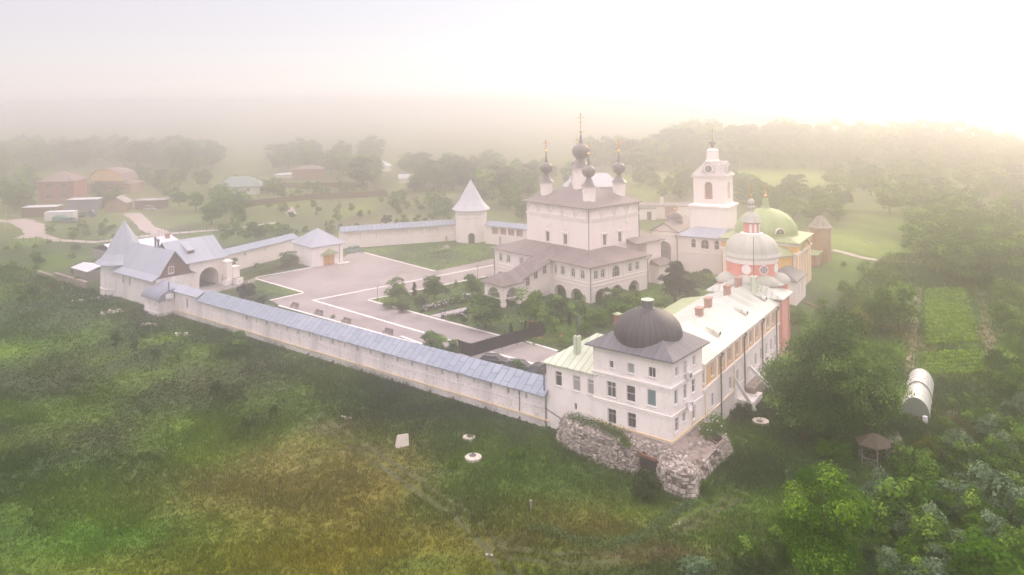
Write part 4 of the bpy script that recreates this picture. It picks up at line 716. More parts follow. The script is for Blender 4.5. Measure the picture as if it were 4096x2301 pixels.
mb.build('glazed_door', ['glass_pale', 'rust_wood'], t)
mb = MB(); mb.hip(-.1, 14.4, 6.3, 13.3, 9.0, (-.1, 9.8), (14.4, 9.8), 10.95, .12); mb.build('roof', 'brown_roof', t)
mb = MB(); mb.lathe(7, 9.8, [(1.95, 9.5), (1.95, 10.8)]+[(1.9*cos(a), 10.8+2.0*sin(a)) for a in [i*pi/16 for i in range(8)]]+[(.03, 12.85)], 24); dm = mb.build('dome', 'black_dome', t, at=(7, 9.8, 0), smooth=True); mb = MB(); mb.ball((0, 0, 13.1), .3, 8); mb.tube((0, 0, 12.8), (0, 0, 14.6), .06); mb.tube((-.3, .3, 14.1), (.3, -.3, 14.1), .05); mb.build('cross', 'gold', dm)
t = fthing('refectory_hall', 'plain white hall with three arched windows in front of the bell tower', 'building', HF)
lw = [W(3.9+2.9, 6.75, 1.1, 2.1, arch=1, mull=(), trans=(.55,), frame='trim'), W(3.9+.25, 6.75, 1.9, 2.2, arch=1, mull=(.5,), trans=(.5,), frame='trim'), W(3.9-2.5, 6.75, 1.1, 2.1, arch=1, mull=(), trans=(.55,), frame='trim')]; ce = dict(s=(2.3, 5.4), z=(-.5, 1.3), arch=1, deep=1.2)
mb = MB(); pl, pr = rect_walls(mb, 0, 12, -3.9, 6.7, -.6, 8.35, lw+[ce]); mb.build('wall', 'church_plaster', t)
for o in lw: window(t, pl, dict(o, d=.25))
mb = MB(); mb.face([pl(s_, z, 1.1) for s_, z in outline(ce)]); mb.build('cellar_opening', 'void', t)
mb = MB(); mb.box(-.1, 0, -3.9, 6.7, 4.6, 4.75); mb.build('string_course', 'trim', t); mb = MB(); mb.hip(-.6, 12.4, -4.0, 7.2, 8.4, (4.2, -4.0), (4.2, 3.6), 10.0); mb.build('roof', 'gate_roof', t)
mb = MB(); mb.path([(-.4, 7.0, 8.3), (-.1, 6.7, 7.4), (-.1, 6.7, .2)], .1); mb.path([(-.1, -3.8, 8.3), (-.1, -3.8, .2)], .1); mb.build('downpipe', 'pipe_grey', t)
t = fthing('bell_tower', 'tall white square bell tower with clock stage and small lantern', 'tower', HF)
mb = MB(); rect_walls(mb, 4.1, 11.5, -3.8, 5.0, 7.5, 14.6); mb.build('lower_stage', 'church_plaster', t)
mb = MB(); mb.ring(4.1, 11.5, -3.8, 5.0, 14.35, 14.6, .2); mb.hip(3.7, 11.9, -4.2, 5.4, 14.9, (7.8, .6), (7.8, .61), 16.6, .3); mb.build('ledge', 'trim', t)
x0, x1, y0, y1 = 4.7, 10.9, -3.1, 4.3; A = dict(z=(16.3, 20.4), arch=1, deep=.7)
mb = MB(); pl, pr = rect_walls(mb, x0, x1, y0, y1, 15.1, 21.7, [dict(A, s=(2.85, 4.75))], [dict(A, s=(2.15, 4.05))]); mb.build('belfry', 'church_plaster', t)
mb = MB(); mb.face([pl(s_, z, .7) for s_, z in outline(dict(A, s=(2.85, 4.75)))]); mb.build('bell_opening', 'old_brick', t); mb = MB(); mb.face([pr(s_, z, .7) for s_, z in outline(dict(A, s=(2.15, 4.05)))]); mb.build('bell_opening', 'old_brick', t)
mb = MB(); mb.ring(x0, x1, y0, y1, 21.3, 21.5, .15); mb.ring(x0, x1, y0, y1, 21.55, 21.8, .4)
for s_, w_ in ((2.75, 4.85),): ringface(mb, pl, outline(dict(A, s=(2.6, 5.0), z=(16.2, 20.65))), outline(dict(A, s=(2.85, 4.75))), -.08)
sbox(mb, pl, 2.5, 5.1, 16.0, 16.2, -.15, 0); mb.build('cornice', 'trim', t)
mb = MB(); xc, yc = (x0+x1)/2, (y0+y1)/2; prf = [(1., 21.82), (.9, 22.2), (.72, 23.0), (.5, 24.2), (.36, 24.9), (.3, 25.1)]
for (a, za), (c, zc) in zip(prf, prf[1:]):
    qa = [(xc+sx*a*3.6, yc+sy*a*4.2, za) for sx, sy in ((-1, -1), (1, -1), (1, 1), (-1, 1))]; qc = [(xc+sx*c*3.6, yc+sy*c*4.2, zc) for sx, sy in ((-1, -1), (1, -1), (1, 1), (-1, 1))]
    for i in range(4): mb.face([qa[i], qa[(i+1) % 4], qc[(i+1) % 4], qc[i]])
mb.build('mansard', 'pale_metal', t)
def disc(mb, c, n_, r, th, m, k=24):
    n_ = Vector(n_).normalized(); a = n_.cross(Vector((0, 0, 1))).normalized(); b_ = Vector((0, 0, 1)); q = [Vector(c)+a*r*cos(2*pi*i/k)+b_*r*sin(2*pi*i/k) for i in range(k)]; mb.add([tuple(p) for p in q]+[tuple(p+n_*th) for p in q], [tuple(range(k, 2*k))]+[(i, (i+1) % k, k+(i+1) % k, k+i) for i in range(k)], m)
for nx_, ny_, cx_, cy_ in ((-1, 0, x0-.0, yc), (0, -1, xc, y0-.0)):
    mb = MB(); c = Vector((cx_, cy_, 23.4)); n_ = Vector((nx_, ny_, 0)); a = n_.cross(Vector((0, 0, 1)))
    ol = [c+a*s_+Vector((0, 0, z)) for s_, z in ((-1.7, -1.4), (-1.5, -.4), (-1.1, .9), (-.5, 1.5), (0, 1.7), (.5, 1.5), (1.1, .9), (1.5, -.4), (1.7, -1.4))]; mb.face([tuple(p) for p in ol]); k = len(ol)
    for p, q in zip(ol, ol[1:]): mb.face([tuple(p), tuple(q), tuple(q-n_*1.8), tuple(p-n_*1.8)])
    h = mb.build('clock_housing', 'pale_metal', t); mb = MB(); disc(mb, c+n_*.02, n_, 1.08, .1, 0); disc(mb, c+n_*.13, n_, .85, .03, 1)
    for i in range(12): aa = 2*pi*i/12; p = c+n_*.18+a*.72*cos(aa)+Vector((0, 0, .72*sin(aa))); mb.tube(tuple(p), tuple(p*1+(a*cos(aa)+Vector((0, 0, sin(aa))))*.14), .035, 4, 2)
    mb.tube(tuple(c+n_*.18), tuple(c+n_*.18+a*.2+Vector((0, 0, .6))), .04, 4, 2); mb.tube(tuple(c+n_*.18), tuple(c+n_*.18+a*.4-Vector((0, 0, .1))), .05, 4, 2); mb.build('clock_face', ['trim', 'pipe_grey', 'frame_white'], h)
mb = MB(); mb.lathe(xc, yc, [(1.75, 24.9), (1.75, 25.15), (1.35, 25.3), (1.3, 27.3), (1.4, 27.4), (1.0, 27.8), (.1, 28.1)], 16); mb.build('lantern', 'church_plaster', t)
mb = MB(); mb.lathe(xc, yc, [(.5, 27.9), (.35, 28.4), (.55, 28.9), (1.0, 29.4), (1.02, 29.5), (.3, 29.6), (.1, 30.0), (.03, 30.8)], 12); fn = mb.build('finial', 'black_dome', t); mb = MB(); mb.tube((xc, yc, 30.6), (xc, yc, 32.6), .07); mb.tube((xc-.35, yc+.35, 31.9), (xc+.35, yc-.35, 31.9), .06); mb.build('cross', 'gold', fn)
# ---------------- yellow church, rotunda, small annexes, ruin ----------------
t = fthing('yellow_church', 'yellow church with wide green dome behind the pink rotunda', 'church', YC)
Lh, Wh = 15.6, 13.0
rw = [W(Wh-x, 4.6, 1.0, 5.5, mull=(.5,), trans=(.3, .6), frame='trim') for x in (4.2, 6.4, 8.6)]
mb = MB(); pl, pr = rect_walls(mb, 0, Wh, 0, Lh, -3.5, 9.55, (), rw); mb.build('wall', 'yellow_plaster', t)
for o in rw: window(t, pr, o)
mb = MB(); mb.ring(0, Wh, 0, Lh, 9.1, 9.4, .4); mb.ring(0, Wh, 0, Lh, 8.75, 9.05, .2); mb.ring(0, Wh, 0, Lh, 7.2, 7.45, .35); mb.ring(0, Wh, 0, Lh, 6.8, 7.1, .15); mb.ring(0, Wh, 0, Lh, -1.2, -.8, .15)
for x in (.2, 2.6, 5.1, 7.5, 9.9, 12.2): mb.box(x, x+.6, -.18, 0, -.79, 6.79)
for y in (.15, 14.8): mb.box(-.18, 0, y, y+.6, -.79, 6.79)
mb.build('cornices_and_pilasters', 'trim', t)
mb = MB(); mb.face([(2.9, -.35, 7.5), (10.6, -.35, 7.5), (6.8, -.35, 9.2)]); mb.face([(2.6, -.6, 7.52), (6.8, -.6, 9.4), (6.8, 0, 9.4), (2.6, 0, 7.52)], 1); mb.face([(10.9, -.6, 7.52), (6.8, -.6, 9.4), (6.8, 0, 9.4), (10.9, 0, 7.52)], 1); mb.build('pediment', ['yellow_plaster', 'green_roof'], t)
mb = MB(); mb.hip(-.7, Wh+.7, -.7, Lh+.7, 9.6, (6.5, 6.9), (6.5, 8.7), 11.6, .2); mb.build('roof', 'green_roof', t)
dx, dy = 6.2, 7.8; mb = MB(); mb.lathe(dx, dy, [(6.75, 9.7), (6.75, 10.3), (6.5, 10.4)], 48, 1); mb.lathe(dx, dy, [(6.6*cos(a), 10.4+5.2*sin(a)) for a in [i*pi/2/15 for i in range(15)]]+[(.6, 15.55)], 48); dm = mb.build('dome', ['green_dome', 'green_roof'], t, at=(dx, dy, 0), smooth=True)
mb = MB(); mb.lathe(0, 0, [(1.5, 15.1), (1.55, 15.45), (1.0, 15.6), (.75, 16.1), (.6, 17.6), (.45, 17.8)], 16); mb.build('lantern_base', 'green_roof', dm); mb = MB(); mb.ball((0, 0, 18.2), .4, 10); mb.ball((0, 0, 18.9), .22, 8); mb.tube((0, 0, 18), (0, 0, 20.9), .07); mb.tube((-.4, .4, 20.1), (.4, -.4, 20.1), .06); mb.build('cross', 'gold', dm)
mb = MB(); ex_, ey_ = -.77, -.64
for a in (pi*1.22,): c = Vector((6.4*cos(a), 6.4*sin(a), 11.0)); n_ = Vector((cos(a), sin(a), 0)); s_ = n_.cross(Vector((0, 0, 1))); q = [c+s_*1.0*cos(pi*i/10)+Vector((0, 0, 1.15*sin(pi*i/10))) for i in range(11)]; mb.face([tuple(p+n_*.32) for p in q], 1); [mb.tube(tuple(p+n_*.33), tuple(r_+n_*.33), .09, 5) for p, r_ in zip(q, q[1:])]; mb.tube(tuple(c+n_*.34), tuple(c+n_*.34+Vector((0, 0, 1.1))), .06, 4); [mb.face([tuple(p+n_*.31), tuple(r_+n_*.31), tuple(r_-n_*1.6), tuple(p-n_*1.6)]) for p, r_ in zip(q, q[1:])]
mb.build('lunette', ['trim', 'glass'], dm)
mb = MB(); mb.lathe(0, 0, [(3.3, 2), (3.3, 6.9)], 20); mb.lathe(0, 0, [(3.45, 6.9), (3.45, 7.15)], 20, 1); mb.lathe(0, 0, [(3.9, 7.2), (2.4, 8.3), (.1, 8.9)], 20, 2); mb.v = [(x-.2, y+4.2, z) for x, y, z in mb.v]; mb.build('apse', ['yellow_plaster', 'trim', 'green_roof'], t)
RC = (40.1, 134.4); t = thing('pink_rotunda', 'pink round chapel with pale mottled dome and little pink lantern', 'chapel', (*RC, 0), radians(90-33.5))
mb = MB(); mb.lathe(0, 0, [(5.7, -2.5), (5.7, 9.1)], 8, a0=pi/8); mb.lathe(0, 0, [(4.1, 9), (4.1, 12.35)], 40); mb.lathe(0, 0, [(4.12, 12.35), (4.22, 12.4), (4.25, 13.0), (4.5, 13.3), (4.55, 13.6)], 40, 1); mb.build('wall', ['pink_plaster', 'trim'], t, smooth=False)
mb = MB(); mb.lathe(0, 0, [(6.1, 9.1), (6.1, 9.25), (4.1, 10.3)], 8, a0=pi/8); mb.lathe(0, 0, [(4.75, 13.5), (4.45, 14.0)]+[(4.35*cos(a)**.9, 14.1+3.0*sin(a)) for a in [.08+i*pi/2/13 for i in range(1, 12)]]+[(1.3, 17.0)], 36); mb.build('dome', 'grey_dome', t)
for a in (0, 45, 90, 135, 180, 225, 270, 315):
    ca, sa = cos(radians(a)), sin(radians(a)); c0 = 4.9
    if a in (180, 225, 270, 135): mb = MB(); mb.lathe(0, 0, [(1.9*cos(q), 9.2+1.5*sin(q)) for q in [i*pi/12 for i in range(6)]]+[(.05, 10.7)], 14); mb.v = [(x+ca*4.4, y+sa*4.4, z) for x, y, z in mb.v]; mb.build('half_dome', 'grey_dome', t)
for i, a in enumerate((-176, -137, -98)):
    mb = MB(); c = Vector((4.1*cos(radians(a)), 4.1*sin(radians(a)), 11.55)); n_ = Vector((cos(radians(a)), sin(radians(a)), 0)); disc(mb, c, n_, .78, .1, 0)
    if i == 1:
        disc(mb, c+n_*.1, n_, .62, .02, 1); s_ = n_.cross(Vector((0, 0, 1)))
        for q in (-.3, 0, .3): mb.tube(tuple(c+n_*.14+s_*q-Vector((0, 0, .55))), tuple(c+n_*.14+s_*q+Vector((0, 0, .55))), .035, 4); mb.tube(tuple(c+n_*.14-s_*.55+Vector((0, 0, q))), tuple(c+n_*.14+s_*.55+Vector((0, 0, q))), .035, 4)
    mb.build('round_window', ['trim', 'glass'], t, label='glazed round window' if i == 1 else 'blind white roundel')
mb = MB(); mb.lathe(0, 0, [(1.9, 16.7), (1.85, 17.0), (1.45, 17.15)], 20, 1); mb.lathe(0, 0, [(1.32, 17.1), (1.32, 18.75)], 20); mb.lathe(0, 0, [(1.4, 18.75), (1.75, 18.9), (1.6, 19.1), (1.2, 19.9), (.6, 20.5), (.5, 20.6), (.5, 21.2), (.7, 21.25), (.7, 21.4), (.35, 21.6)], 20, 2)
for a in (-170, -137, -100): c = Vector((1.33*cos(radians(a)), 1.33*sin(radians(a)), 17.9)); n_ = Vector((cos(radians(a)), sin(radians(a)), 0)); s_ = n_.cross(Vector((0, 0, 1))); mb.face([tuple(c+n_*.05+s_*x+Vector((0, 0, z))) for x, z in ((-.2, -.7), (.2, -.7), (.2, .7), (-.2, .7))], 1)
la = mb.build('lantern', ['pink_plaster', 'trim', 'grey_dome'], t); mb = MB(); mb.ball((0, 0, 22.1), .62, 12, 1); mb.ball((0, 0, 23.2), .22, 8); mb.tube((0, 0, 22.6), (0, 0, 25.2), .06); mb.tube((-.35, .35, 24.5), (.35, -.35, 24.5), .05); mb.build('cross', ['gold', 'grey_dome'], la)
t = thing('white_annex', 'small white annex with dark hipped roof at the foot of the yellow church', 'building', (54.8, 155.4, 0), HF.rz)
mb = MB(); rw = [W(8.8-x, 1.6, .6, 2.3, mull=(), trans=()) for x in (2.6, 5.6)]; lw = [W(4.3, .7, 1.7, 3.0, mull=(), trans=())]; pl, pr = rect_walls(mb, 0, 8.8, 0, 5.6, -3, 3.7, lw, rw); mb.build('wall', 'church_plaster', t)
for o in rw: window(t, pr, o)
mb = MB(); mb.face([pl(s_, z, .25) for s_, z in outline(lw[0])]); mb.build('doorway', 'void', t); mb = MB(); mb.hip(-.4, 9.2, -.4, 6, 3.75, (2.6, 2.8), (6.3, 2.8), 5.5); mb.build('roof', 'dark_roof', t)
t = thing('ruined_brick_house', 'roofless red brick ruin with a stump of stone roof behind the yellow church', 'ruin', (70.8, 186.5, 0), HF.rz)
mb = MB(); rw = [dict(s=(1.2, 2.1), z=(-2.2, 1.4), deep=.5), dict(s=(3.8, 4.7), z=(-2.2, 1.4), deep=.5)]; pl, pr = rect_walls(mb, 0, 9, 0, 6.5, -4.5, 2.4, (), rw); mb.face([pr(s_, z, .45) for s_, z in outline(rw[0])], 1); mb.face([pr(s_, z, .45) for s_, z in outline(rw[1])], 1)
mb.box(7.0, 11.2, -1.2, 3.0, -4.4, 7.9); mb.box(6.6, 6.98, 2.2, 3.4, 2.41, 6.8); mb.build('wall', ['old_brick', 'void'], t); mb = MB(); mb.box(-.3, 6.5, -.3, 6.8, 2.45, 2.6); mb.build('flat_roof', 'green_roof', t); mb = MB(); mb.lathe(9.1, .9, [(3.0, 7.85), (2.4, 8.4), (1.5, 9.4), (.8, 10.4), (.2, 10.6)], 7, a0=.4); mb.build('broken_roof', 'rubble', t)
t = thing('service_building', 'long low white service building with chimney far behind the bell tower', 'building', (42.0, 264, 0), radians(-10))
mb = MB(); mb.box(0, 30, 0, 8, -.5, 4.2); mb.box(-.5, 5, -2.2, 0, -.5, 3.6); mb.build('wall', 'church_plaster', t); mb = MB(); mb.box(-.3, 30.3, -.3, 8.3, 4.22, 4.4); mb.box(-.8, 5.2, -2.5, -.02, 3.62, 3.8); mb.build('roof', 'brown_roof', t)
mb = MB(); mb.box(6.5, 7.6, 3, 4, 4.4, 6.6); mb.build('chimney', 'church_plaster', t)
for x, w_, z0, z1 in ((8, 4, 0.4, 4.0), (16, 1.8, .4, 3.4), (2.2, 1.4, -.5, 2.6)): mb = MB(); yy = -.05 if x > 5 else -2.25; mb.box(x, x+w_, yy, yy+.04, z0, z1); mb.build('opening', 'old_brick' if w_ > 3 else 'void', t)
for (u0, v0, H_, lab, ga) in ((2385, 850, 8.8, 'grey roofed farmhouse with dark gable seen between the cathedral domes', 1),):
    t = thing('farmhouse', lab, 'building', (22.0, 318, 0), radians(8)); mb = MB(); mb.box(0, 21, 0, 9, -1, 4.6); mb.build('wall', 'village_roof', t); mb = MB(); mb.hip(-.5, 21, -.6, 9.6, 4.6, (4.2, 4.5), (17.5, 4.5), 9.6); rf = mb.build('roof', 'white_roof', t)
    mb = MB(); mb.face([(-.6, -.7, 4.5), (4.4, -.7, 4.5), (1.9, -.7, 9.0)]); mb.face([(-.6, -.7, 4.5), (1.9, -.7, 9.), (1.9, 4, 9.), (-.6, 4, 4.5)], 1); mb.face([(4.4, -.7, 4.5), (1.9, -.7, 9.), (1.9, 4, 9.), (4.4, 4, 4.5)], 1); mb.build('gable', ['dark_roof', 'white_roof'], t)
    window(t, lambda s_, z, d=0: (s_, -.75+d*.5, z), W(1.9, 5.8, .9, 1.0)); window(t, lambda s_, z, d=0: (s_, .9+(z-5.5)*.9+d*.3-.2, z), W(10, 6.6, 1.4, 1.2))
# ---------------- village ----------------
def house(name, lab, loc, rz, w, d, h, zr, wm, rm, wins_f=(), wins_s=(), ridge='x', over=.5, cat='house', gab=0, z0=-.5):
    t = thing(name, lab, cat, (*loc, 0), rz); mb = MB(); pl, pr = rect_walls(mb, 0, w, 0, d, z0, h, [W(y, z, a, b, trans=()) for y, z, a, b in wins_s], [W(w-x, z, a, b, trans=()) for x, z, a, b in wins_f])
    if gab:
        if ridge == 'x': [mb.face([(x, 0, h), (x, d, h), (x, d/2, zr-.1)]) for x in (0, w)]
        else: [mb.face([(0, y, h), (w, y, h), (w/2, y, zr-.1)]) for y in (0, d)]
    mb.build('wall', wm, t)
    for x, z, a, b in wins_f: window(t, pr, W(w-x, z, a, b, trans=()))
    for y, z, a, b in wins_s: window(t, pl, W(y, z, a, b, trans=()))
    mb = MB(); r_ = ((-over if gab else min(w, d)/2, d/2), (w+over if gab else w-min(w, d)/2, d/2)) if ridge == 'x' else ((w/2, -over if gab else min(w, d)/2), (w/2, d+over if gab else d-min(w, d)/2))
    if not gab and abs(w-d) < .5: r_ = ((w/2, d/2), (w/2, d/2))
    mb.hip(-over, w+over, -over, d+over, h+.02, *r_, zr, .15); mb.build('roof', rm, t); return t
t = house('brick_house', 'two storey red brick house with hipped roof left of the mansard house', (-198.5, 333), radians(6), 14, 13, 8.6, 12.6, 'red_brick', 'village_roof', [(4, 6.8, 2.4, 1.9), (10, 6.8, 2.4, 1.9), (4, 2.4, 2.4, 2.2), (10, 2.4, 2.4, 1.9)])
t = house('mansard_house', 'yellow and red house with rounded mansard gable beside the brick house', (-196, 366), radians(-8), 22, 10, 4.4, 6.6, 'old_brick', 'village_roof', [(4, 2.4, 2, 1.6), (12, 2.4, 2.6, 1.6), (18, 2.4, 2.4, 1.6)])
mb = MB(); gp = [(1.5, 5.6), (2.5, 8.2), (5, 10.2), (9, 11.2), (14, 10.4), (17.5, 8.8), (19, 5.6)]; mb.face([(x, -.3, z) for x, z in gp]); mb.build('gable', 'wing_yellow', t)
mb = MB(); [mb.face([(a[0], -.8, a[1]+.2), (b_[0], -.8, b_[1]+.2), (b_[0], 10.4, b_[1]+.2), (a[0], 10.4, a[1]+.2)]) for a, b_ in zip(gp, gp[1:])]; mb.build('upper_roof', 'village_roof', t)
for x in (5.5, 12): window(t, lambda s_, z, d=0: (s_, -.36+d*.4, z), W(x, 7.9, 1.5, 1.7))
house('brick_shed', 'small brick shed with pale lopsided metal roof by the tall street lamp', (-153.5, 300), radians(8), 7, 7, 3.2, 5.6, 'old_brick', 'shed_roof', ridge='y', gab=1)
house('plank_shed', 'dark open plank shed right behind the small brick shed', (-146, 307), radians(5), 11, 5, 3.4, 3.9, 'planks', 'shed_roof')
house('garage', 'rusty red garage with white flat roof below the brick house', (-178.5, 289), radians(6), 11.5, 6, 3.6, 3.9, 'planks', 'white_roof', over=.2)
house('garage', 'white box trailer garage in front of the rusty red garage', (-164.5, 279), radians(8), 9.5, 4.5, 3.0, 3.2, 'white_paint', 'white_roof', over=.05)
house('carport', 'dark carport with white roof beside the brick house', (-171.5, 306), radians(4), 11, 6, 4.2, 4.6, 'tarp', 'white_roof', over=.4)
house('bungalow', 'low house with grey green hipped roof behind the dark fence', (-131, 350), radians(6), 19, 11, 3.6, 7.6, 'plaster', 'slate_green', [(9, 2, 1.4, 1.4), (14, 2, 1.4, 1.4)], [(3, 2, 1.5, 1.6), (7, 2, 1.5, 1.6)], over=1.2)
house('farm_shed', 'pale roofed shed high in the fog behind the mansard house', N(180,395)[:2], radians(20), 20, 12, 3, 7, 'plaster', 'white_roof', ridge='x', gab=1, cat='shed')
house('farm_shed', 'small pale shed roof in the fog above the bungalow', N(345,350)[:2], radians(0), 18, 12, 3, 7, 'plaster', 'white_roof', ridge='x', gab=1, cat='shed')
house('farm_shed', 'brown shed with pale gable between street lamp and bungalow', N(388,462)[:2], radians(-12), 12, 8, 3, 6, 'wing_yellow', 'village_roof', ridge='y', gab=1, cat='shed')
house('brick_barn', 'faint red brick barn in the fog behind the dark fence', N(735,452)[:2], radians(4), 15, 9, 5.2, 7, 'red_brick', 'village_roof', cat='barn')
house('farm_shed', 'bright white roof left of the faint brick barn', N(690,449)[:2], radians(6), 11, 7, 1.8, 2.6, 'plaster', 'white_roof', cat='shed')
house('farm_shed', 'small white roofed hut among trees in the middle distance', N(935,432)[:2], radians(-16), 9, 7, 3, 5.6, 'plaster', 'white_roof', ridge='y', gab=1, cat='shed')
house('farm_shed', 'pale hut with pitched roof just left of the far tree group', N(1005,462)[:2], radians(10), 7, 5, 2.4, 4.4, 'plaster', 'white_roof', gab=1, cat='shed')
house('farm_shed', 'grey barn behind the far round tower', N(1225,478)[:2], radians(-8), 14, 9, 3.4, 6.4, 'plaster', 'shed_roof', gab=1, cat='shed')
def fence_line(name, lab, pts, h, matn, th=.08, posts=3., z0=0):
    t = thing(name, lab, 'fence', (*pts[0], z0)); o = Vector((*pts[0], 0)); mb = MB()
    for a, b_ in zip(pts, pts[1:]):
        a, b_ = Vector((*a, 0))-o, Vector((*b_, 0))-o; d = (b_-a).normalized(); n_ = Vector((-d.y, d.x, 0))*th; mb.prism([tuple((a-n_)[:2]), tuple((b_-n_)[:2]), tuple((b_+n_)[:2]), tuple((a+n_)[:2])], .25, h)
        for i in range(int((b_-a).length/posts)+1): p = a+d*posts*i; pm = MB(); pm.box(p.x-.07, p.x+.07, p.y-.07, p.y+.07, -.3, h+.15); pm.build('post', matn, t)
    mb.build('panel', matn, t); return t
fence_line('metal_fence', 'dark brown sheet metal fence across the village plots', [N(575,523)[:2], N(640,520)[:2], N(770,505)[:2], N(880,500)[:2], N(975,496)[:2], N(940,480)[:2]], 2.6, 'planks')
fence_line('metal_fence', 'second dark fence on the far side of the village plots', [N(655,462)[:2], N(700,474)[:2], N(850,472)[:2], N(925,474)[:2]], 2.4, 'planks')
t = thing('mesh_fence', 'thin wire mesh fence on posts along the dirt road beyond the gate', 'fence', N(250,612)); o = Vector(t.location); mb = MB(); L = [N(u, v) for u, v in ((0,610),(60,612),(120,613),(250,612),(300,608),(400,596),(430,593),(520,585),(600,576))]
for a, b_ in zip(L, L[1:]):
    a, b_ = Vector(a)-o, Vector(b_)-o
    for i in range(4): p = a.lerp(b_, i/4); mb.tube(tuple(p), tuple(p+Vector((0, 0, 2.0))), .06, 4)
    for z in (.3, 1.1, 1.9): mb.tube(tuple(a+Vector((0, 0, z))), tuple(b_+Vector((0, 0, z))), .025, 3)
mb.build('wire_and_posts', 'pipe_grey', t)
def street_lamp(u, v, h, lab, arm=1.4, z=0):
    p = N(u, v, z); t = thing('street_lamp', lab, 'street lamp', p, 0, 'street lamps in the village'); mb = MB(); mb.tube((0, 0, -.5), (0, 0, h), .16, 7, 0, .1); mb.tube((0, 0, h-.1), (-arm, 0, h+.35), .06, 5); mb.build('pole', 'concrete', t); mb = MB(); mb.box(-arm-.7, -arm+.1, -.2, .2, h+.25, h+.5); mb.build('lamp_head', 'lamp_glass', t)
street_lamp(335, 527, 10.6, 'tall concrete street lamp beside the small brick shed'); street_lamp(351, 520, 8.5, 'shorter street lamp just behind the tall one by the shed'); street_lamp(16, 571, 8.6, 'lone street lamp at the left end of the dirt road')
for u, v, h, lab in ((524,500,9.5,'wooden power pole at the left corner of the bungalow'), (855,548,13,'tall wooden power pole in the rough ground behind the far wall'), (648,500,9,'thin power pole at the right end of the bungalow'), (712,505,8,'thin power pole in the middle of the fenced plots')):
    p = N(u, v); t = thing('power_pole', lab, 'pole', p, 0, 'wooden power poles'); mb = MB(); mb.tube((0, 0, -.5), (0, 0, h), .15, 6, 0, .1); mb.build('pole', 'grey_wood', t); mb = MB(); mb.box(-.8, .8, -.05, .05, h-.9, h-.75); mb.build('crossarm', 'grey_wood', t)
# ---------------- vehicles ----------------
def loft(mb, secs, m=0):
    k = len(secs[0]); vs = [p for s_ in secs for p in s_]; fs = [(i*k+j, i*k+(j+1) % k, (i+1)*k+(j+1) % k, (i+1)*k+j) for i in range(len(secs)-1) for j in range(k)]; fs += [tuple(range(k-1, -1, -1)), tuple(range((len(secs)-1)*k, len(secs)*k))]; mb.add(vs, fs, m)
def car(name, lab, loc, rz, paint, L=4.6, Wd=1.85, H=1.48, van=0):
    t = thing(name, lab, 'car', loc, rz, 'parked cars'); hw = Wd/2
    def sec(x, zb, zt, w0, w1): return [(x, -w0, zb), (x, w0, zb), (x, w0*1.02, (zb+zt)/2), (x, w1, zt-.05), (x, w1*.85, zt), (x, -w1*.85, zt), (x, -w1, zt-.05), (x, -w0*1.02, (zb+zt)/2)]
    mb = MB(); loft(mb, [sec(-L/2, .45, .75, hw*.7, hw*.66), sec(-L/2+.1, .3, .92, hw*.9, hw*.82), sec(-L/2+.6, .24, .98, hw, hw*.92), sec(-.4, .22, .98, hw, hw*.95), sec(L/2-1.2, .22, .95, hw, hw*.92), sec(L/2-.4, .25, .82, hw*.95, hw*.86), sec(L/2, .35, .62, hw*.72, hw*.65)]); mb.build('body', paint, t, smooth=False)
    x0, x1, x2, x3 = (-L/2+.15, -L/2+.75, .35, 1.15) if not van else (-L/2+.1, -L/2+.35, .7, 1.35); w0, w1 = hw*.9, hw*.72
    mb = MB(); B = [(x0, w0, .95), (x3, w0, .93), (x2, w1, H), (x1, w1, H)]; mb.add([(x, s_*y, z) for s_ in (-1, 1) for x, y, z in B], [(0, 1, 2, 3), (7, 6, 5, 4), (0, 3, 7, 4), (1, 5, 6, 2), (3, 2, 6, 7)]); mb.build('windows', 'car_glass', t)
    mb = MB(); mb.box(x1+.02, x2-.02, -w1+.03, w1-.03, H+.002, H+.03)
    for s_ in (-1, 1):
        for a, b_ in (((x0, w0, .95), (x1, w1, H)), ((x3, w0, .93), (x2, w1, H)), ((-.25, w0+.01, .95), (-.2, w1+.01, H))): mb.tube((a[0], s_*a[1], a[2]), (b_[0], s_*b_[1], b_[2]), .05, 4)
        mb.tube((x1, s_*w1, H+.02), (x2, s_*w1, H+.02), .05, 4)
    mb.build('roof', paint, t); mb = MB()
    for s_ in (-1, 1): mb.tube((x1-.1, s_*(w1-.05), H+.08), (x2+.2, s_*(w1-.05), H+.06), .035, 4); mb.tube((-.8, s_*(w0+.02), .97), (x3, s_*(w0+.02), .96), .025, 4)
    mb.build('chrome_trim', 'chrome', t)
    for x in (-L/2+.85, L/2-.9):
        for s_ in (-1, 1): mb = MB(); mb.tube((x, s_*(hw-.2), .33), (x, s_*(hw+.02), .33), .33, 16); wh = mb.build('wheel', 'tyre', t); mb = MB(); mb.tube((x, s_*(hw+.021), .33), (x, s_*(hw+.03), .33), .2, 12); mb.build('rim', 'chrome', wh)
    for s_ in (-1, 1): mb = MB(); mb.box(L/2-.32, L/2-.1, s_*hw*.62-.16, s_*hw*.62+.16, .58, .72); mb.build('headlight', 'lamp_glass', t)
    return t
c1, c2 = M_(250, 1125), M_(540, 1150)
car('parked_car', 'black saloon with chrome roof rails parked behind the fortress wall', (*M_(392, 1150), .05), radians(-14), 'car_black'); car('parked_car', 'grey car half hidden behind the fortress wall roof between the black saloon and the bush', (*M_(700, 1225), .05), radians(-14), 'car_grey'); car('parked_car', 'dark car with silver rails beside the annex downpipe', (*M_(935, 1255), .05), radians(60), 'car_black')
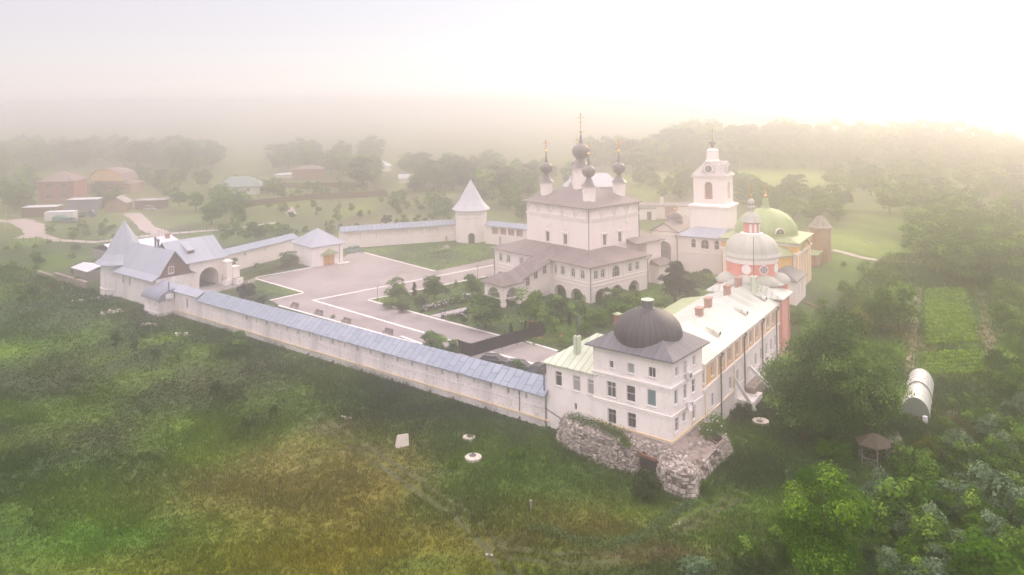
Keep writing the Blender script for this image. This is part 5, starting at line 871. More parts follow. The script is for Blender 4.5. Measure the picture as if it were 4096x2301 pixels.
car('parked_car', 'silver estate car parked by the bushes right of the street lamps', (*N(378,529)[:2], 0), radians(-8), 'car_silver', 4.6, 1.85, 1.6, 1); car('parked_car', 'dark blue car at the kerb left of the truck cab below the brick house', (*N(180,560)[:2], 0), radians(-10), 'car_blue', 4.8, 1.9, 1.7, 1); car('parked_car', 'dark car seen from behind beside the storehouse with orange door', (*P(1420, 1008)[:2], 0), radians(60), 'car_green', 4.4, 1.8, 1.6, 1)
car('parked_car', 'pale blue car behind the white box garage', (*N(203,545)[:2], 0), radians(30), 'car_blue')
t = thing('small_truck', 'small blue truck standing right of the parked cars below the brick house', 'truck', (*N(226,546)[:2], 0), radians(8)); mb = MB(); mb.box(-3.4, -.2, -1, 1, .8, 1.3); mb.box(-3.4, -.2, -1, -.92, 1.3, 1.8); mb.box(-3.4, -.2, .92, 1, 1.3, 1.8); mb.build('bed', 'car_blue', t); mb = MB(); loft(mb, [[(x, -1, .7), (x, 1, .7), (x, 1, z), (x, -1, z)] for x, z in ((-.1, 2.5), (1.1, 2.5), (1.6, 1.6), (2.3, 1.45), (2.35, .9))]); mb.build('cab', 'car_blue', t); mb = MB(); mb.box(.1, .95, -1.02, 1.02, 1.65, 2.3); mb.build('windows', 'glass', t)
for x in (-2.4, 1.4):
    for s_ in (-1, 1): mb = MB(); mb.tube((x, s_*.8, .45), (x, s_*1.05, .45), .45, 14); mb.build('wheel', 'tyre', t)
t = thing('tent_trailer', 'green covered trailer at the bend of the dirt road', 'trailer', (*N(152,559)[:2], 0), radians(-6)); mb = MB(); loft(mb, [[(x, -1.1, .6), (x, 1.1, .6), (x, 1.0, z), (x, 0, z+.4), (x, -1.0, z)] for x, z in ((-2.4, 1.6), (-1.8, 2.0), (1.8, 2.0), (2.4, 1.6))]); mb.build('cover', 'car_green', t); mb = MB(); [mb.tube((0, s_*.9, .35), (0, s_*1.15, .35), .35, 12) for s_ in (-1, 1)]; mb.build('wheel_pair', 'tyre', t)
# ---------------- things in the court ----------------
def bench():
    t = thing('bench', 'x', 'bench', (0, 0, 0), 0, 'dark benches along the court edge'); mb = MB()
    for i in range(4): mb.box(-1.05, 1.05, -.25+i*.13, -.15+i*.13, .42, .46)
    mb.build('seat', 'wood', t); mb = MB()
    for i in range(4): mb.add([(x, .27+.03*i+d, .55+.12*i+h) for x in (-1.05, 1.05) for d, h in ((0, 0), (.03, 0), (.05, .09), (.02, .09))], [(0, 1, 2, 3), (7, 6, 5, 4), (0, 4, 5, 1), (1, 5, 6, 2), (2, 6, 7, 3), (3, 7, 4, 0)])
    mb.build('backrest', 'wood', t)
    for x in (-.9, .9): mb = MB(); mb.box(x-.04, x+.04, -.28, -.2, 0, .42); mb.box(x-.04, x+.04, .22, .3, 0, .95); mb.box(x-.04, x+.04, -.28, .3, .36, .42); mb.box(x-.04, x+.04, -.28, .3, .62, .67); mb.build('leg', 'iron', t)
    return t
b0 = bench()
for i, ((x, y), lab) in enumerate(zip(((550,462),(740,522),(960,588),(1290,674)), ('dark bench nearest the dark round shrub by the gate lawn', 'second dark bench from the gate lawn along the court edge', 'third dark bench, in front of a tuft of yellow green weed', 'dark bench nearest the tree behind the long wall'))):
    o = b0 if i == 0 else copy_tree(b0); p = D_(x, y); o.location = (p[0], p[1], .04); o.rotation_euler.z = atan2(T.ey[1], T.ey[0])+pi; o['label'] = lab
def yard_lamp():
    t = thing('yard_lamp', 'x', 'lamp', (0, 0, 0), 0, 'two-headed lamps of the court'); mb = MB(); mb.tube((0, 0, 0), (0, 0, .5), .1, 8); mb.tube((0, 0, .5), (0, 0, 2.75), .05, 8); mb.tube((-.3, 0, 2.7), (.3, 0, 2.7), .035, 5); mb.build('pole', 'iron', t)
    for x in (-.3, .3): mb = MB(); mb.lathe(x, 0, [(.05, 2.72), (.1, 2.78), (.15, 3.02)], 8); mb.lathe(x, 0, [(.19, 3.03), (.05, 3.15), (.01, 3.2)], 8, 1); mb.build('lantern', ['lamp_glass', 'iron'], t)
    return t
l0 = yard_lamp()
for i, ((x, y), lab) in enumerate((((1210,400), 'black lamp post at the pointed corner of the garden'), ((2003,235), 'black lamp post beside the path near the cathedral porch'), ((1747,545), 'black lamp post beside the urn at the tiled path'), ((2355,700), 'black lamp post behind the dark fence'))):
    o = l0 if i == 0 else copy_tree(l0); o.location = (*D_(x, y), .03); o['label'] = lab; o.rotation_euler.z = .6
for (x, y), lab in (((1558,508), 'black urn bin left of the tiled path entrance'), ((1728,552), 'black urn bin beside the lamp right of the tiled path')):
    p = D_(x, y); t = thing('litter_bin', lab, 'bin', (*p, .03), 0, 'urn bins at the tiled path'); mb = MB(); mb.lathe(0, 0, [(.2, 0), (.22, .1), (.1, .2), (.3, .45), (.34, .8), (.28, .82)], 12); mb.build('urn', 'iron', t); mb = MB(); mb.box(-.3, .3, -.3, .3, -.02, .03); mb.build('plinth', 'concrete', t)
f0, f1, f2 = D_(1850, 830), D_(1950, 862), D_(2530, 690)
t = thing('sheet_fence', 'black sheet metal fence with corner dividing the court', 'fence', (*f1, 0)); o = Vector((*f1, 0))
for a, b_, nm in ((f0, f1, 'panel'), (f1, f2, 'panel')):
    a, b_ = Vector((*a, 0))-o, Vector((*b_, 0))-o; d = (b_-a).normalized(); n_ = Vector((-d.y, d.x, 0))*.04; mb = MB(); mb.prism([tuple((a-n_)[:2]), tuple((b_-n_)[:2]), tuple((b_+n_)[:2]), tuple((a+n_)[:2])], .35, 2.35); mb.build(nm, 'iron', t)
    for i in range(int((b_-a).length/3.2)+1): p = a+d*3.2*i; mb = MB(); mb.box(p.x-.05, p.x+.05, p.y-.05, p.y+.05, 0, 2.5); mb.build('post', 'iron', t)
p = D_(2430, 655); t = thing('fuse_box', 'dark red cabinet on the black sheet fence', 'cabinet', (*p, 0), 0); mb = MB(); mb.box(-.3, .3, -.2, .15, 1.0, 1.9); mb.hip(-.38, .38, -.28, .22, 1.92, (-.2, -.03), (.2, -.03), 2.05, .04); mb.build('cabinet', 'red_box', t)
p = D_(0, 0); p = P(800+2310*.427, 550+1040*.427); t = thing('memorial_cross', 'small grave cross on a plinth in the far lawn', 'cross', p, .5); mb = MB(); mb.box(-.7, .7, -.7, .7, 0, .5); mb.box(-.4, .4, -.4, .4, .5, .9); mb.build('plinth', 'concrete', t); mb = MB(); mb.box(-.08, .08, -.08, .08, .9, 3.4); mb.box(-.6, .6, -.07, .07, 2.5, 2.66); mb.box(-.3, .3, -.07, .07, 2.95, 3.08); mb.build('cross', 'rust_wood', t)
# ---------------- outside things ----------------
def well(u, v, z, lab, r=1.0, h=.35):
    p = P(u, v, z); g = tz(p[0], p[1]); t = thing('well_cover', lab, 'manhole', (p[0], p[1], g), rnd.random()*6, 'concrete well rings in the grass'); mb = MB(); mb.lathe(0, 0, [(r, -.4), (r, h-.04), (r-.05, h), (.02, h)], 28); mb.build('ring', 'pale_concrete', t); mb = MB(); mb.lathe(.25, 0, [(.42, h), (.42, h+.05), (.36, h+.07), (.01, h+.07)], 18); mb.build('lid', 'pipe_grey', t)
well(1894, 1861, -3.4, 'cream concrete well ring with off centre dark lid, lowest in the meadow', 1.0); well(1876, 1785, -3.3, 'half hidden grey well ring above the cream one', .8, .3); well(3043, 1723, -3.2, 'concrete well ring on the grass beside the round bush and big trees', 1.05)
p = P(1608, 1805, -3.3); t = thing('stone_slab', 'pale leaning stone slab beside the dirt track in the meadow', 'slab', (p[0], p[1], tz(*p[:2])), .4); mb = MB(); mb.add([(-.9, -.5, -.2), (.75, -.6, -.2), (.7, .5, -.2), (-.8, .5, -.2), (-.5, .1, 1.25), (.85, .0, 1.3), (.75, .55, 1.1), (-.45, .5, 1.15)], [(3, 2, 1, 0), (4, 5, 6, 7), (0, 1, 5, 4), (1, 2, 6, 5), (2, 3, 7, 6), (3, 0, 4, 7)]); mb.build('slab', 'pale_concrete', t)
p = P(2124, 2075, -3.8); t = thing('marker_post', 'short grey marker post alone in the meadow below the bastion', 'post', (p[0], p[1], tz(*p[:2])), .3); mb = MB(); mb.box(-.1, .1, -.1, .1, -.2, 1.0); mb.box(-.13, .13, -.13, .13, 1.0, 1.12); mb.build('post', 'grey_wood', t)
R4_ = random.Random(5)
for u, v, n_, rr, lab in ((457, 1265, 22, 2.4, 'heap of pale rubble below the turret'), (395, 1213, 10, 1.8, 'small heap of pale stones below the gate tower'), (320, 1222, 6, 1.2, 'few pale stones left of the small heap'), (725, 1362, 8, 1.6, 'flat pale stones in the grass right of the three saplings'), (585, 1320, 8, 1.4, 'mossy stones above the flat pale stones'), (1380, 1690, 5, 1.0, 'loose white stones at the upper end of the dirt track'), (1950, 2210, 2, .4, 'pinkish stone beside the lower dirt track'), (3470, 998, 18, 2.6, 'pale heap of boards and stones on the lawn behind the ruin'), (3615, 990, 6, 1.5, 'low grey heap right of the pale heap behind the ruin'), (2700, 2110, 3, .6, 'small pink stones on the path right of the meadow')):
    p = P(u, v, -3); t = thing('rubble_heap', lab, 'rubble', (p[0], p[1], tz(*p[:2])), 0, 'stone heaps in the grass'); mb = MB()
    for i in range(n_):
        an = R4_.random()*6.28; q = rr*R4_.random()**.7; s_ = R4_.uniform(.25, .65)*(.55 if rr < 1.1 else 1); c = (q*cos(an)*1.3, q*sin(an)*.8, s_*.3+max(0, .5-q*.3)*R4_.random()); an = R4_.random()*3
        ux = Vector((cos(an), sin(an), R4_.uniform(-.3, .3))).normalized(); un = Vector((R4_.uniform(-.4, .4), R4_.uniform(-.4, .4), 1)).normalized(); uy = un.cross(ux).normalized(); q = []
        for k in (-1, 1):
            for a, b_ in ((-1, -1), (1, -1), (1, 1), (-1, 1)): q.append(tuple(Vector(c)+ux*a*s_*.5*R4_.uniform(.7, 1.1)+uy*b_*s_*.35*R4_.uniform(.7, 1.1)+un*k*s_*.25))
        mb.add(q, [(3, 2, 1, 0), (4, 5, 6, 7), (0, 1, 5, 4), (1, 2, 6, 5), (2, 3, 7, 6), (3, 0, 4, 7)], R4_.choice((0, 1)))
    mb.build('stones', ['stone_c', 'stone_a'], t)
# greenhouse
ga, gb = P(3607, 1640, -3.1), P(3727, 1545, -3.1)
g0 = P(3610, 1655, -3.0); t = thing('greenhouse', 'arched polytunnel greenhouse in two pale sections beside the garden plot', 'greenhouse', (53.3, 106.5, tz(53.3, 106.5)), radians(60))
for x0, x1, nm in ((0, 5.8, 'section'), (7.0, 12.8, 'section')):
    mb = MB(); q = [(1.75*cos(pi*i/14), 2.6*sin(pi*i/14)**.9) for i in range(15)]
    for a, b_ in zip(q, q[1:]): mb.face([(x0, a[0], a[1]), (x1, a[0], a[1]), (x1, b_[0], b_[1]), (x0, b_[0], b_[1])])
    mb.face([(x0, *p) for p in q], 1); mb.face([(x1, *p) for p in q], 1); f = mb.build(nm, ['poly', 'poly_grey'], t); mb = MB()
    for k in range(4): x = x0+(x1-x0)*k/3; mb.path([(x, a*1.005, b_*1.005) for a, b_ in q], .03, 4)
    mb.build('hoops', 'frame_white', f)
mb = MB(); q = [(1.68*cos(pi*i/14), 2.5*sin(pi*i/14)**.9) for i in range(15)]
for a, b_ in zip(q, q[1:]): mb.face([(5.8, *a), (7.0, *a), (7.0, *b_), (5.8, *b_)])
mb.build('open_gap', 'poly_grey', t, label='dark uncovered strip between the two sections')
p = P(3700, 1688, -3.2); t = thing('water_barrel', 'small white barrel at the greenhouse corner', 'barrel', (p[0], p[1], tz(*p[:2])), 0); mb = MB(); mb.lathe(0, 0, [(.3, 0), (.34, .4), (.3, .85), (.01, .86)], 14); mb.build('barrel', 'white_paint', t)
p = P(3497, 1860, -3.3); t = thing('gazebo', 'weathered wooden gazebo with hexagonal roof below the big trees', 'gazebo', (p[0], p[1], tz(*p[:2])), .3)
mb = MB(); mb.lathe(0, 0, [(2.15, 2.35), (1.1, 2.95), (.03, 3.4)], 6); mb.lathe(0, 0, [(2.1, 2.3), (.03, 3.3)], 6); mb.build('roof', 'wood', t)
for i in range(6): a = pi*i/3; mb = MB(); mb.tube((1.7*cos(a), 1.7*sin(a), -.1), (1.7*cos(a), 1.7*sin(a), 2.5), .07, 6); mb.build('post', 'grey_wood', t)
mb = MB()
for i in range(6):
    if i == 4: continue
    a, c = pi*i/3, pi*(i+1)/3; A_, C_ = Vector((1.7*cos(a), 1.7*sin(a), 0)), Vector((1.7*cos(c), 1.7*sin(c), 0)); up_ = Vector((0, 0, 1))
    for z in (.15, .9): mb.tube(tuple(A_+up_*z), tuple(C_+up_*z), .04, 4)
    mb.tube(tuple(A_+up_*.15), tuple(C_+up_*.9), .03, 4); mb.tube(tuple(A_+up_*.9), tuple(C_+up_*.15), .03, 4)
mb.build('railing', 'grey_wood', t); mb = MB(); mb.lathe(0, 0, [(.6, .7), (.6, .76), (.01, .76)], 10); mb.tube((0, 0, 0), (0, 0, .7), .08); mb.build('table', 'wood', t)
p = N(2040, 775, -3); 
t = thing('leaning_board', 'long brown board leaning on the bank behind the big trees', 'board', (*P(3255, 1235, -2)[:2], -2.4), 0); mb = MB(); mb.beam((-2, 1, 1.6), (2.4, -1.4, .1), .3); mb.build('board', 'rust_wood', t)
sheet('garden_plot', [N(2310,735,-3.2)[:2], N(2420,738,-3.2)[:2], N(2475,940,-3.2)[:2], N(2330,950,-3.2)[:2]], -3.0, 'soil') if 0 else None
# ---------------- vegetation ----------------
def quads_mesh(name, C, Nn, S, tint, mat, asp=.6, rs=None, bend=True):
    """many small leaf sprays: C centres, Nn facing, S size"""
    n = len(C); Nn = Nn/np.linalg.norm(Nn, axis=1, keepdims=True); r = rs.normal(size=(n, 3)); A = np.cross(Nn, r); A /= np.linalg.norm(A, axis=1, keepdims=True); B = np.cross(Nn, A)
    S = S[:, None]; V = np.stack([C-A*S*.5, C-B*S*asp*.5+Nn*S*.08, C+A*S*.5, C+B*S*asp*.5+Nn*S*.08], 1).reshape(-1, 3)
    me = bpy.data.meshes.new(name); me.vertices.add(4*n); me.vertices.foreach_set('co', V.ravel().astype(np.float32)); me.loops.add(4*n); me.loops.foreach_set('vertex_index', np.arange(4*n, dtype=np.int32)); me.polygons.add(n); me.polygons.foreach_set('loop_start', np.arange(0, 4*n, 4, dtype=np.int32)); me.polygons.foreach_set('loop_total', np.full(n, 4, dtype=np.int32))
    at = me.attributes.new('tint', 'FLOAT', 'FACE'); at.data.foreach_set('value', tint.astype(np.float32)); me.materials.append(M[mat]); me.update(); me.validate(); return me
def crown_arrays(rs, H, R, base, n, s, kind='round', lobes=26):
    zc, hz = (H+base)/2, (H-base)/2
    L = []
    while len(L) < lobes:
        p = rs.uniform(-1, 1, 3)
        if np.linalg.norm(p) > 1: continue
        if kind == 'cone': f = max(.05, (1-p[2])/2); p[0] *= f; p[1] *= f
        L.append(p)
    L = np.array(L)
    if kind == 'round' and lobes > 16: a_ = np.arange(7)*.9; L[:7] = np.stack([np.cos(a_)*.62, np.sin(a_)*.62, -.6+0*a_], -1)
    lr = rs.uniform(.24, .5, lobes)*(1 if kind != 'cone' else .55)
    LP = L*np.array([R*.72, R*.72, hz*.8])+np.array([0, 0, zc]); 
    w_ = lr**2; idx = rs.choice(lobes, n, p=w_/w_.sum()); d = rs.normal(size=(n, 3)); d /= np.linalg.norm(d, axis=1, keepdims=True); d[:, 2] = np.where(d[:, 2] < -.3, -d[:, 2]*.6, d[:, 2])
    rad = (lr[idx]*min(R, hz*1.2))[:, None]*rs.uniform(.62, 1.1, (n, 1)); C = LP[idx]+d*rad*np.array([1, 1, .9]); lowc = C[:, 2] < .25; C[lowc, 2] = rs.uniform(.25, base+1.2, lowc.sum())
    Nn = d+rs.normal(scale=.45, size=(n, 3))+np.array([0, 0, .35]); tint = rs.uniform(-.28, .48, lobes)[idx]+rs.uniform(-.2, .2, n)
    return C, Nn, s*rs.uniform(.6, 1.3, n), tint
def trunk_mesh(rs, H, base, r0, R, forks=5):
    mb = MB(); p = Vector((0, 0, -.4)); top = Vector((rs.uniform(-.3, .3), rs.uniform(-.3, .3), base+(H-base)*.35)); mb.tube(p, top, r0, 8, 0, r0*.6)
    mb.tube(top, (top.x, top.y, base+(H-base)*.8), r0*.6, 6, 0, r0*.15)
    for i in range(forks): a = rs.uniform(0, 6.28); q = p.lerp(top, rs.uniform(.5, 1)); mb.tube(q, (cos(a)*R*.6, sin(a)*R*.6, base+(H-base)*rs.uniform(.4, .75)), r0*.4, 5, 0, r0*.1)
    return mb
PROTO = {}
def proto(key, mat, H, R, base, n, s, kind='round', seed=0, r0=.2, lobes=26):
    rs = np.random.RandomState(seed); C, Nn, S, tt = crown_arrays(rs, H, R, base, n, s, kind, lobes); me = quads_mesh(key, C, Nn, S, tt, mat, rs=rs)
    tm = None
    if r0: o = trunk_mesh(rs, H, base, r0, R).build('trunk', 'bark'); tm = o.data; bpy.data.objects.remove(o)
    PROTO[key] = (me, tm, H, R)
for i in range(3): proto('oak%d' % i, 'leaf_mid', 10, 4.2, .8, 3800, .55, seed=i+1, r0=.28, lobes=36)
for i in range(3): proto('far%d' % i, 'leaf_mid', 10, 4.4, .3, 1700, .85, seed=i+11, r0=.28, lobes=30)
for i in range(2): proto('poplar%d' % i, 'leaf_dark', 10, 2.6, .6, 1300, .75, seed=i+21, r0=.2, lobes=18)
for i in range(3): proto('garden%d' % i, 'leaf_willow', 5, 2.3, .35, 3400, .32, seed=i+31, r0=.12)
proto('garden_bright', 'leaf_bright', 5, 2.3, .5, 2600, .30, seed=41, r0=.12)
for i in range(2): proto('bush%d' % i, 'leaf_mid', 2.5, 1.7, .1, 1300, .26, seed=i+51, r0=.05, lobes=18)
proto('bush_bright', 'leaf_bright', 2.5, 1.7, .1, 1500, .26, seed=54, r0=.05); proto('bush_silver', 'leaf_silver', 3, 1.9, .1, 1700, .28, seed=55, r0=.06); proto('bush_dark', 'leaf_dark', 2.5, 1.5, .1, 1500, .24, seed=56, r0=.05); proto('bush_yellow', 'leaf_yellow', 2.5, 1.9, .1, 1500, .3, seed=57, r0=.05)
proto('bush_purple', 'leaf_purple', 2.5, 1.7, .1, 1600, .26, seed=58, r0=.06); proto('thuja', 'leaf_conifer', 4, .5, .1, 1300, .17, kind='round', seed=61, r0=.05, lobes=24); proto('spruce', 'leaf_conifer', 8, 2.6, .3, 3600, .36, kind='cone', seed=62, r0=.16, lobes=60); proto('sapling', 'leaf_dark', 3, 1.1, .7, 900, .22, seed=63, r0=.05, lobes=14)
NM = {}
def plant(key, name, label, cat, loc, h, wd=None, group=None, rz=None):
    me, tm, H, R = PROTO[key]; o = thing(name, label, cat, loc, rnd.random()*6.28 if rz is None else rz, group); f = h/H; g = (wd/2/R if wd else f); o.scale = (g, g, f)
    c = bpy.data.objects.new('crown', me); col.objects.link(c); c.parent = o
    if tm: q = bpy.data.objects.new('trunk', tm); col.objects.link(q); q.parent = o
    return o
def atN(u, v, z0=0):
    z = z0
    for _ in range(3): p = N(u, v, z); z = tz(p[0], p[1])
    p = N(u, v, z); return p
def k_at(p): return F/p[1]/1.59006
def plantN(key, name, label, cat, u, v, hp, wp, group=None):
    p = atN(u, v, 0 if v < 840 and u < 1900 else -3); k = k_at(p); return plant(key, name, label, cat, p, hp/k, wp/k, group)
# trees and shrubs of the court
for a in (('garden1','fruit_tree','broad fruit tree at the pointed corner of the garden','tree',1000,758,58,70), ('garden0','fruit_tree','tall rounded fruit tree in the middle of the rose garden','tree',1093,752,64,68), ('garden2','fruit_tree','narrow fruit tree at the garden edge by the cathedral path','tree',1187,748,62,52), ('garden2','fruit_tree','spreading tree on a clear trunk beside the tiled path','tree',1222,828,86,100),
 ('garden_bright','fruit_tree','big dense leafy tree in front of the cathedral porch','tree',1331,812,86,88), ('garden0','fruit_tree','rounded tree before the first cathedral arches','tree',1400,808,72,72), ('garden1','fruit_tree','slender tree before the cathedral corner','tree',1462,810,74,36), ('spruce','conifer','small dark conifer between the two first garden trees','conifer',1043,754,50,26),
 ('thuja','thuja','tiny dark green column shrub between the middle garden trees','shrub',1146,722,22,10), ('thuja','thuja','tall thin green column at the porch corner','shrub',1277,785,52,9), ('spruce','conifer','small dark cone conifer right in front of the sheet fence','conifer',1286,845,36,18), ('spruce','conifer','second small cone conifer behind the sheet fence','conifer',1322,832,30,15), ('bush_dark','shrub','dark conifer like shrub at the right end of the sheet fence','shrub',1363,846,46,30), ('bush0','shrub','grey green shrub cluster right of the sheet fence end','shrub',1394,846,44,44), ('spruce','conifer','narrow conifer among shrubs below the cathedral corner','conifer',1433,828,48,22), ('spruce','conifer','dark narrow conifer right below the cathedral corner','conifer',1472,816,46,18),
 ('bush_dark','shrub','round dark shrub left of the rose hedge','shrub',1014,786,30,40), ('bush0','shrub','low bush beside the lamp by the tiled path','shrub',1133,808,18,24), ('bush_dark','shrub','small dark bush right of the tiled path','shrub',1168,812,17,22), ('bush1','shrub','low shrub under the spreading tree','shrub',1250,800,20,30), ('bush_dark','shrub','small round shrub beside the middle garden trees','shrub',1125,738,16,20),
 ('spruce','spruce','big dark spruce between the cathedral and the hall','spruce',1700,762,118,140), ('spruce','spruce','second shorter spruce close to the wing roof','spruce',1738,770,76,90), ('bush0','shrub','wide shrub in front of the hall cellar','shrub',1782,722,34,86), ('bush_bright','shrub','shrub beyond the spruce below the hall wall','shrub',1752,706,26,60), ('bush_dark','shrub','dark shrub at the foot of the spruces','shrub',1668,786,26,60),
 ('bush_bright','shrub','bright green thicket behind the tower dome chimney','shrub',1560,800,46,110), ('bush_bright','shrub','bright green thicket left of the tower dome chimney','shrub',1497,818,44,84), ('bush1','shrub','shrub under the rightmost cathedral arch','shrub',1588,770,32,72), ('bush0','shrub','shrub under the middle cathedral arch','shrub',1535,768,44,56), ('garden2','fruit_tree','leaning small tree before the middle right arch','tree',1566,762,36,40), ('bush1','shrub','shrub left of the dome lantern','shrub',1655,800,26,80), ('bush_bright','shrub','green shrub right of the dome lantern','shrub',1700,812,28,70), ('bush_bright','shrub','shrub against the annex porch roof','shrub',1470,842,32,50), ('bush0','shrub','flower border shrub by the parking court','shrub',1420,872,20,50),
 ('bush_purple','shrub','dark purple round shrub on the gate lawn','shrub',622,752,40,56), ('bush_dark','shrub','lower dark round shrub by the long wall next to the gate lawn','shrub',657,765,26,38), ('garden2','fruit_tree','leafy tree rising behind the long wall near the sheet fence','tree',1090,905,76,78), ('garden0','fruit_tree','smaller tree behind the long wall beside the sheet fence corner','tree',1140,905,56,42), ('bush0','shrub','green bush over the long wall between the two cars','shrub',1305,940,34,52), ('garden0','fruit_tree','full round tree left of the storehouse','tree',728,672,44,54), ('bush0','shrub','shrub left of the outbuilding by the gate piers','shrub',588,684,34,38), ('bush_bright','shrub','small weeds in front of the outbuilding','shrub',648,676,16,26), ('bush1','shrub','shrub filling the bed under the first garden tree','shrub',985,775,26,60), ('bush_dark','shrub','shrub between the two big garden trees','shrub',1060,768,26,46), ('bush0','shrub','shrub right of the middle garden tree','shrub',1150,762,22,50), ('bush1','shrub','wide shrub before the first cathedral arches','shrub',1365,815,44,90), ('bush0','shrub','wide shrub before the cathedral corner arches','shrub',1425,808,34,70), ('bush_dark','shrub','dense shrub behind the sheet fence middle','shrub',1345,838,36,46), ('bush_yellow','shrub','yellow green tuft by the third bench','shrub',838,800,8,16)): plantN(*a)
def hedge(name, lab, pts, h, wd, n, s, mat, z=0, fl=None, flm='flower_white', nf=0):
    rs = np.random.RandomState(int(abs(pts[0][0]*13))+5); P_ = np.array(pts); seg = rs.randint(0, len(P_)-1, n); f = rs.rand(n, 1); C = P_[seg]*(1-f)+P_[seg+1]*f; C = C+rs.normal(scale=wd*.3, size=(n, 2)); zz = rs.rand(n)**.8*h*(.7+.6*vnoise(C[:, 0], C[:, 1], 1.5, 3)); zz += terr(C[:, 0], C[:, 1])
    C3 = np.column_stack([C, zz]); me = quads_mesh(name, C3-np.array([*P_[0], 0]), rs.normal(size=(n, 3))+np.array([0, 0, .8]), s*rs.uniform(.6, 1.3, n), rs.uniform(0, .4, n), mat, rs=rs); o = bpy.data.objects.new(name, me); col.objects.link(o); o.location = (*P_[0], 0)
    if nf: k = rs.choice(n, nf); m2 = quads_mesh('blossoms', C3[k]+np.array([0, 0, .12])-np.array([*P_[0], 0]), rs.normal(size=(nf, 3))+np.array([0, 0, 1.5]), rs.uniform(.18, .36, nf), rs.rand(nf), flm, rs=rs, asp=1); q = bpy.data.objects.new('blossoms', m2); col.objects.link(q); q.parent = o
    return o
tag(hedge('rose_hedge', '', [D_(1560,490), D_(1760,430), D_(1960,395)], 1.0, 1.3, 2600, .22, 'leaf_dark', nf=300), 'white flowering rose hedge along the tiled path', 'hedge')
tag(hedge('flower_border', '', [D_(1270,360), D_(1500,400), D_(1650,330), D_(1700,280)], .8, 2.2, 2200, .22, 'leaf_mid', nf=50), 'low flowering plants among the garden trees', 'flower bed')
tag(hedge('rose_border', '', [D_(1770,540), D_(1870,530), D_(1900,560)], .8, 1.5, 900, .2, 'leaf_dark', nf=40), 'small white rose patch right of the tiled path', 'flower bed')
tag(hedge('flower_border', '', [M_(900,880), M_(1040,890), M_(1200,880), M_(1270,790)], .7, 3, 2600, .22, 'leaf_mid', nf=60, flm='flower_red'), 'mixed flower bed with reddish blooms beside the parking court', 'flower bed')
tag(hedge('flower_border', '', [T.w(17,116), (-58, 192), (-54, 197.5)], .9, 1.8, 2600, .25, 'leaf_yellow', nf=0), 'yellowing border plants in front of the outbuilding and storehouse', 'flower bed')
tag(hedge('flower_border', '', [P(800+2150*.427, 550+1090*.427)[:2], P(800+2400*.427, 550+1050*.427)[:2]], .6, 1.5, 900, .22, 'leaf_mid', nf=40), 'flower rows round the memorial cross in the far lawn', 'flower bed')
tag(hedge('bank_weeds', '', [(BP := T.w(-1.0, 13.5)), T.w(-1.0, 9), T.w(-1.3, 6.2), T.w(-2.3, 4.2)], .5, .9, 1700, .22, 'leaf_mid'), 'green weeds rooted on the broken top of the bastion', 'weeds'); bpy.data.objects['bank_weeds'].location.z += 2.9
tag(hedge('tower_foot_shrub', '', [T.w(5.0, -1.6), T.w(7.6, -1.6), T.w(9.4, -1.8)], 1.5, 1.6, 2600, .24, 'leaf_mid', nf=60), 'bushy weeds with pale flowers on the right end of the bastion', 'weeds'); bpy.data.objects['tower_foot_shrub'].location.z += 1.9
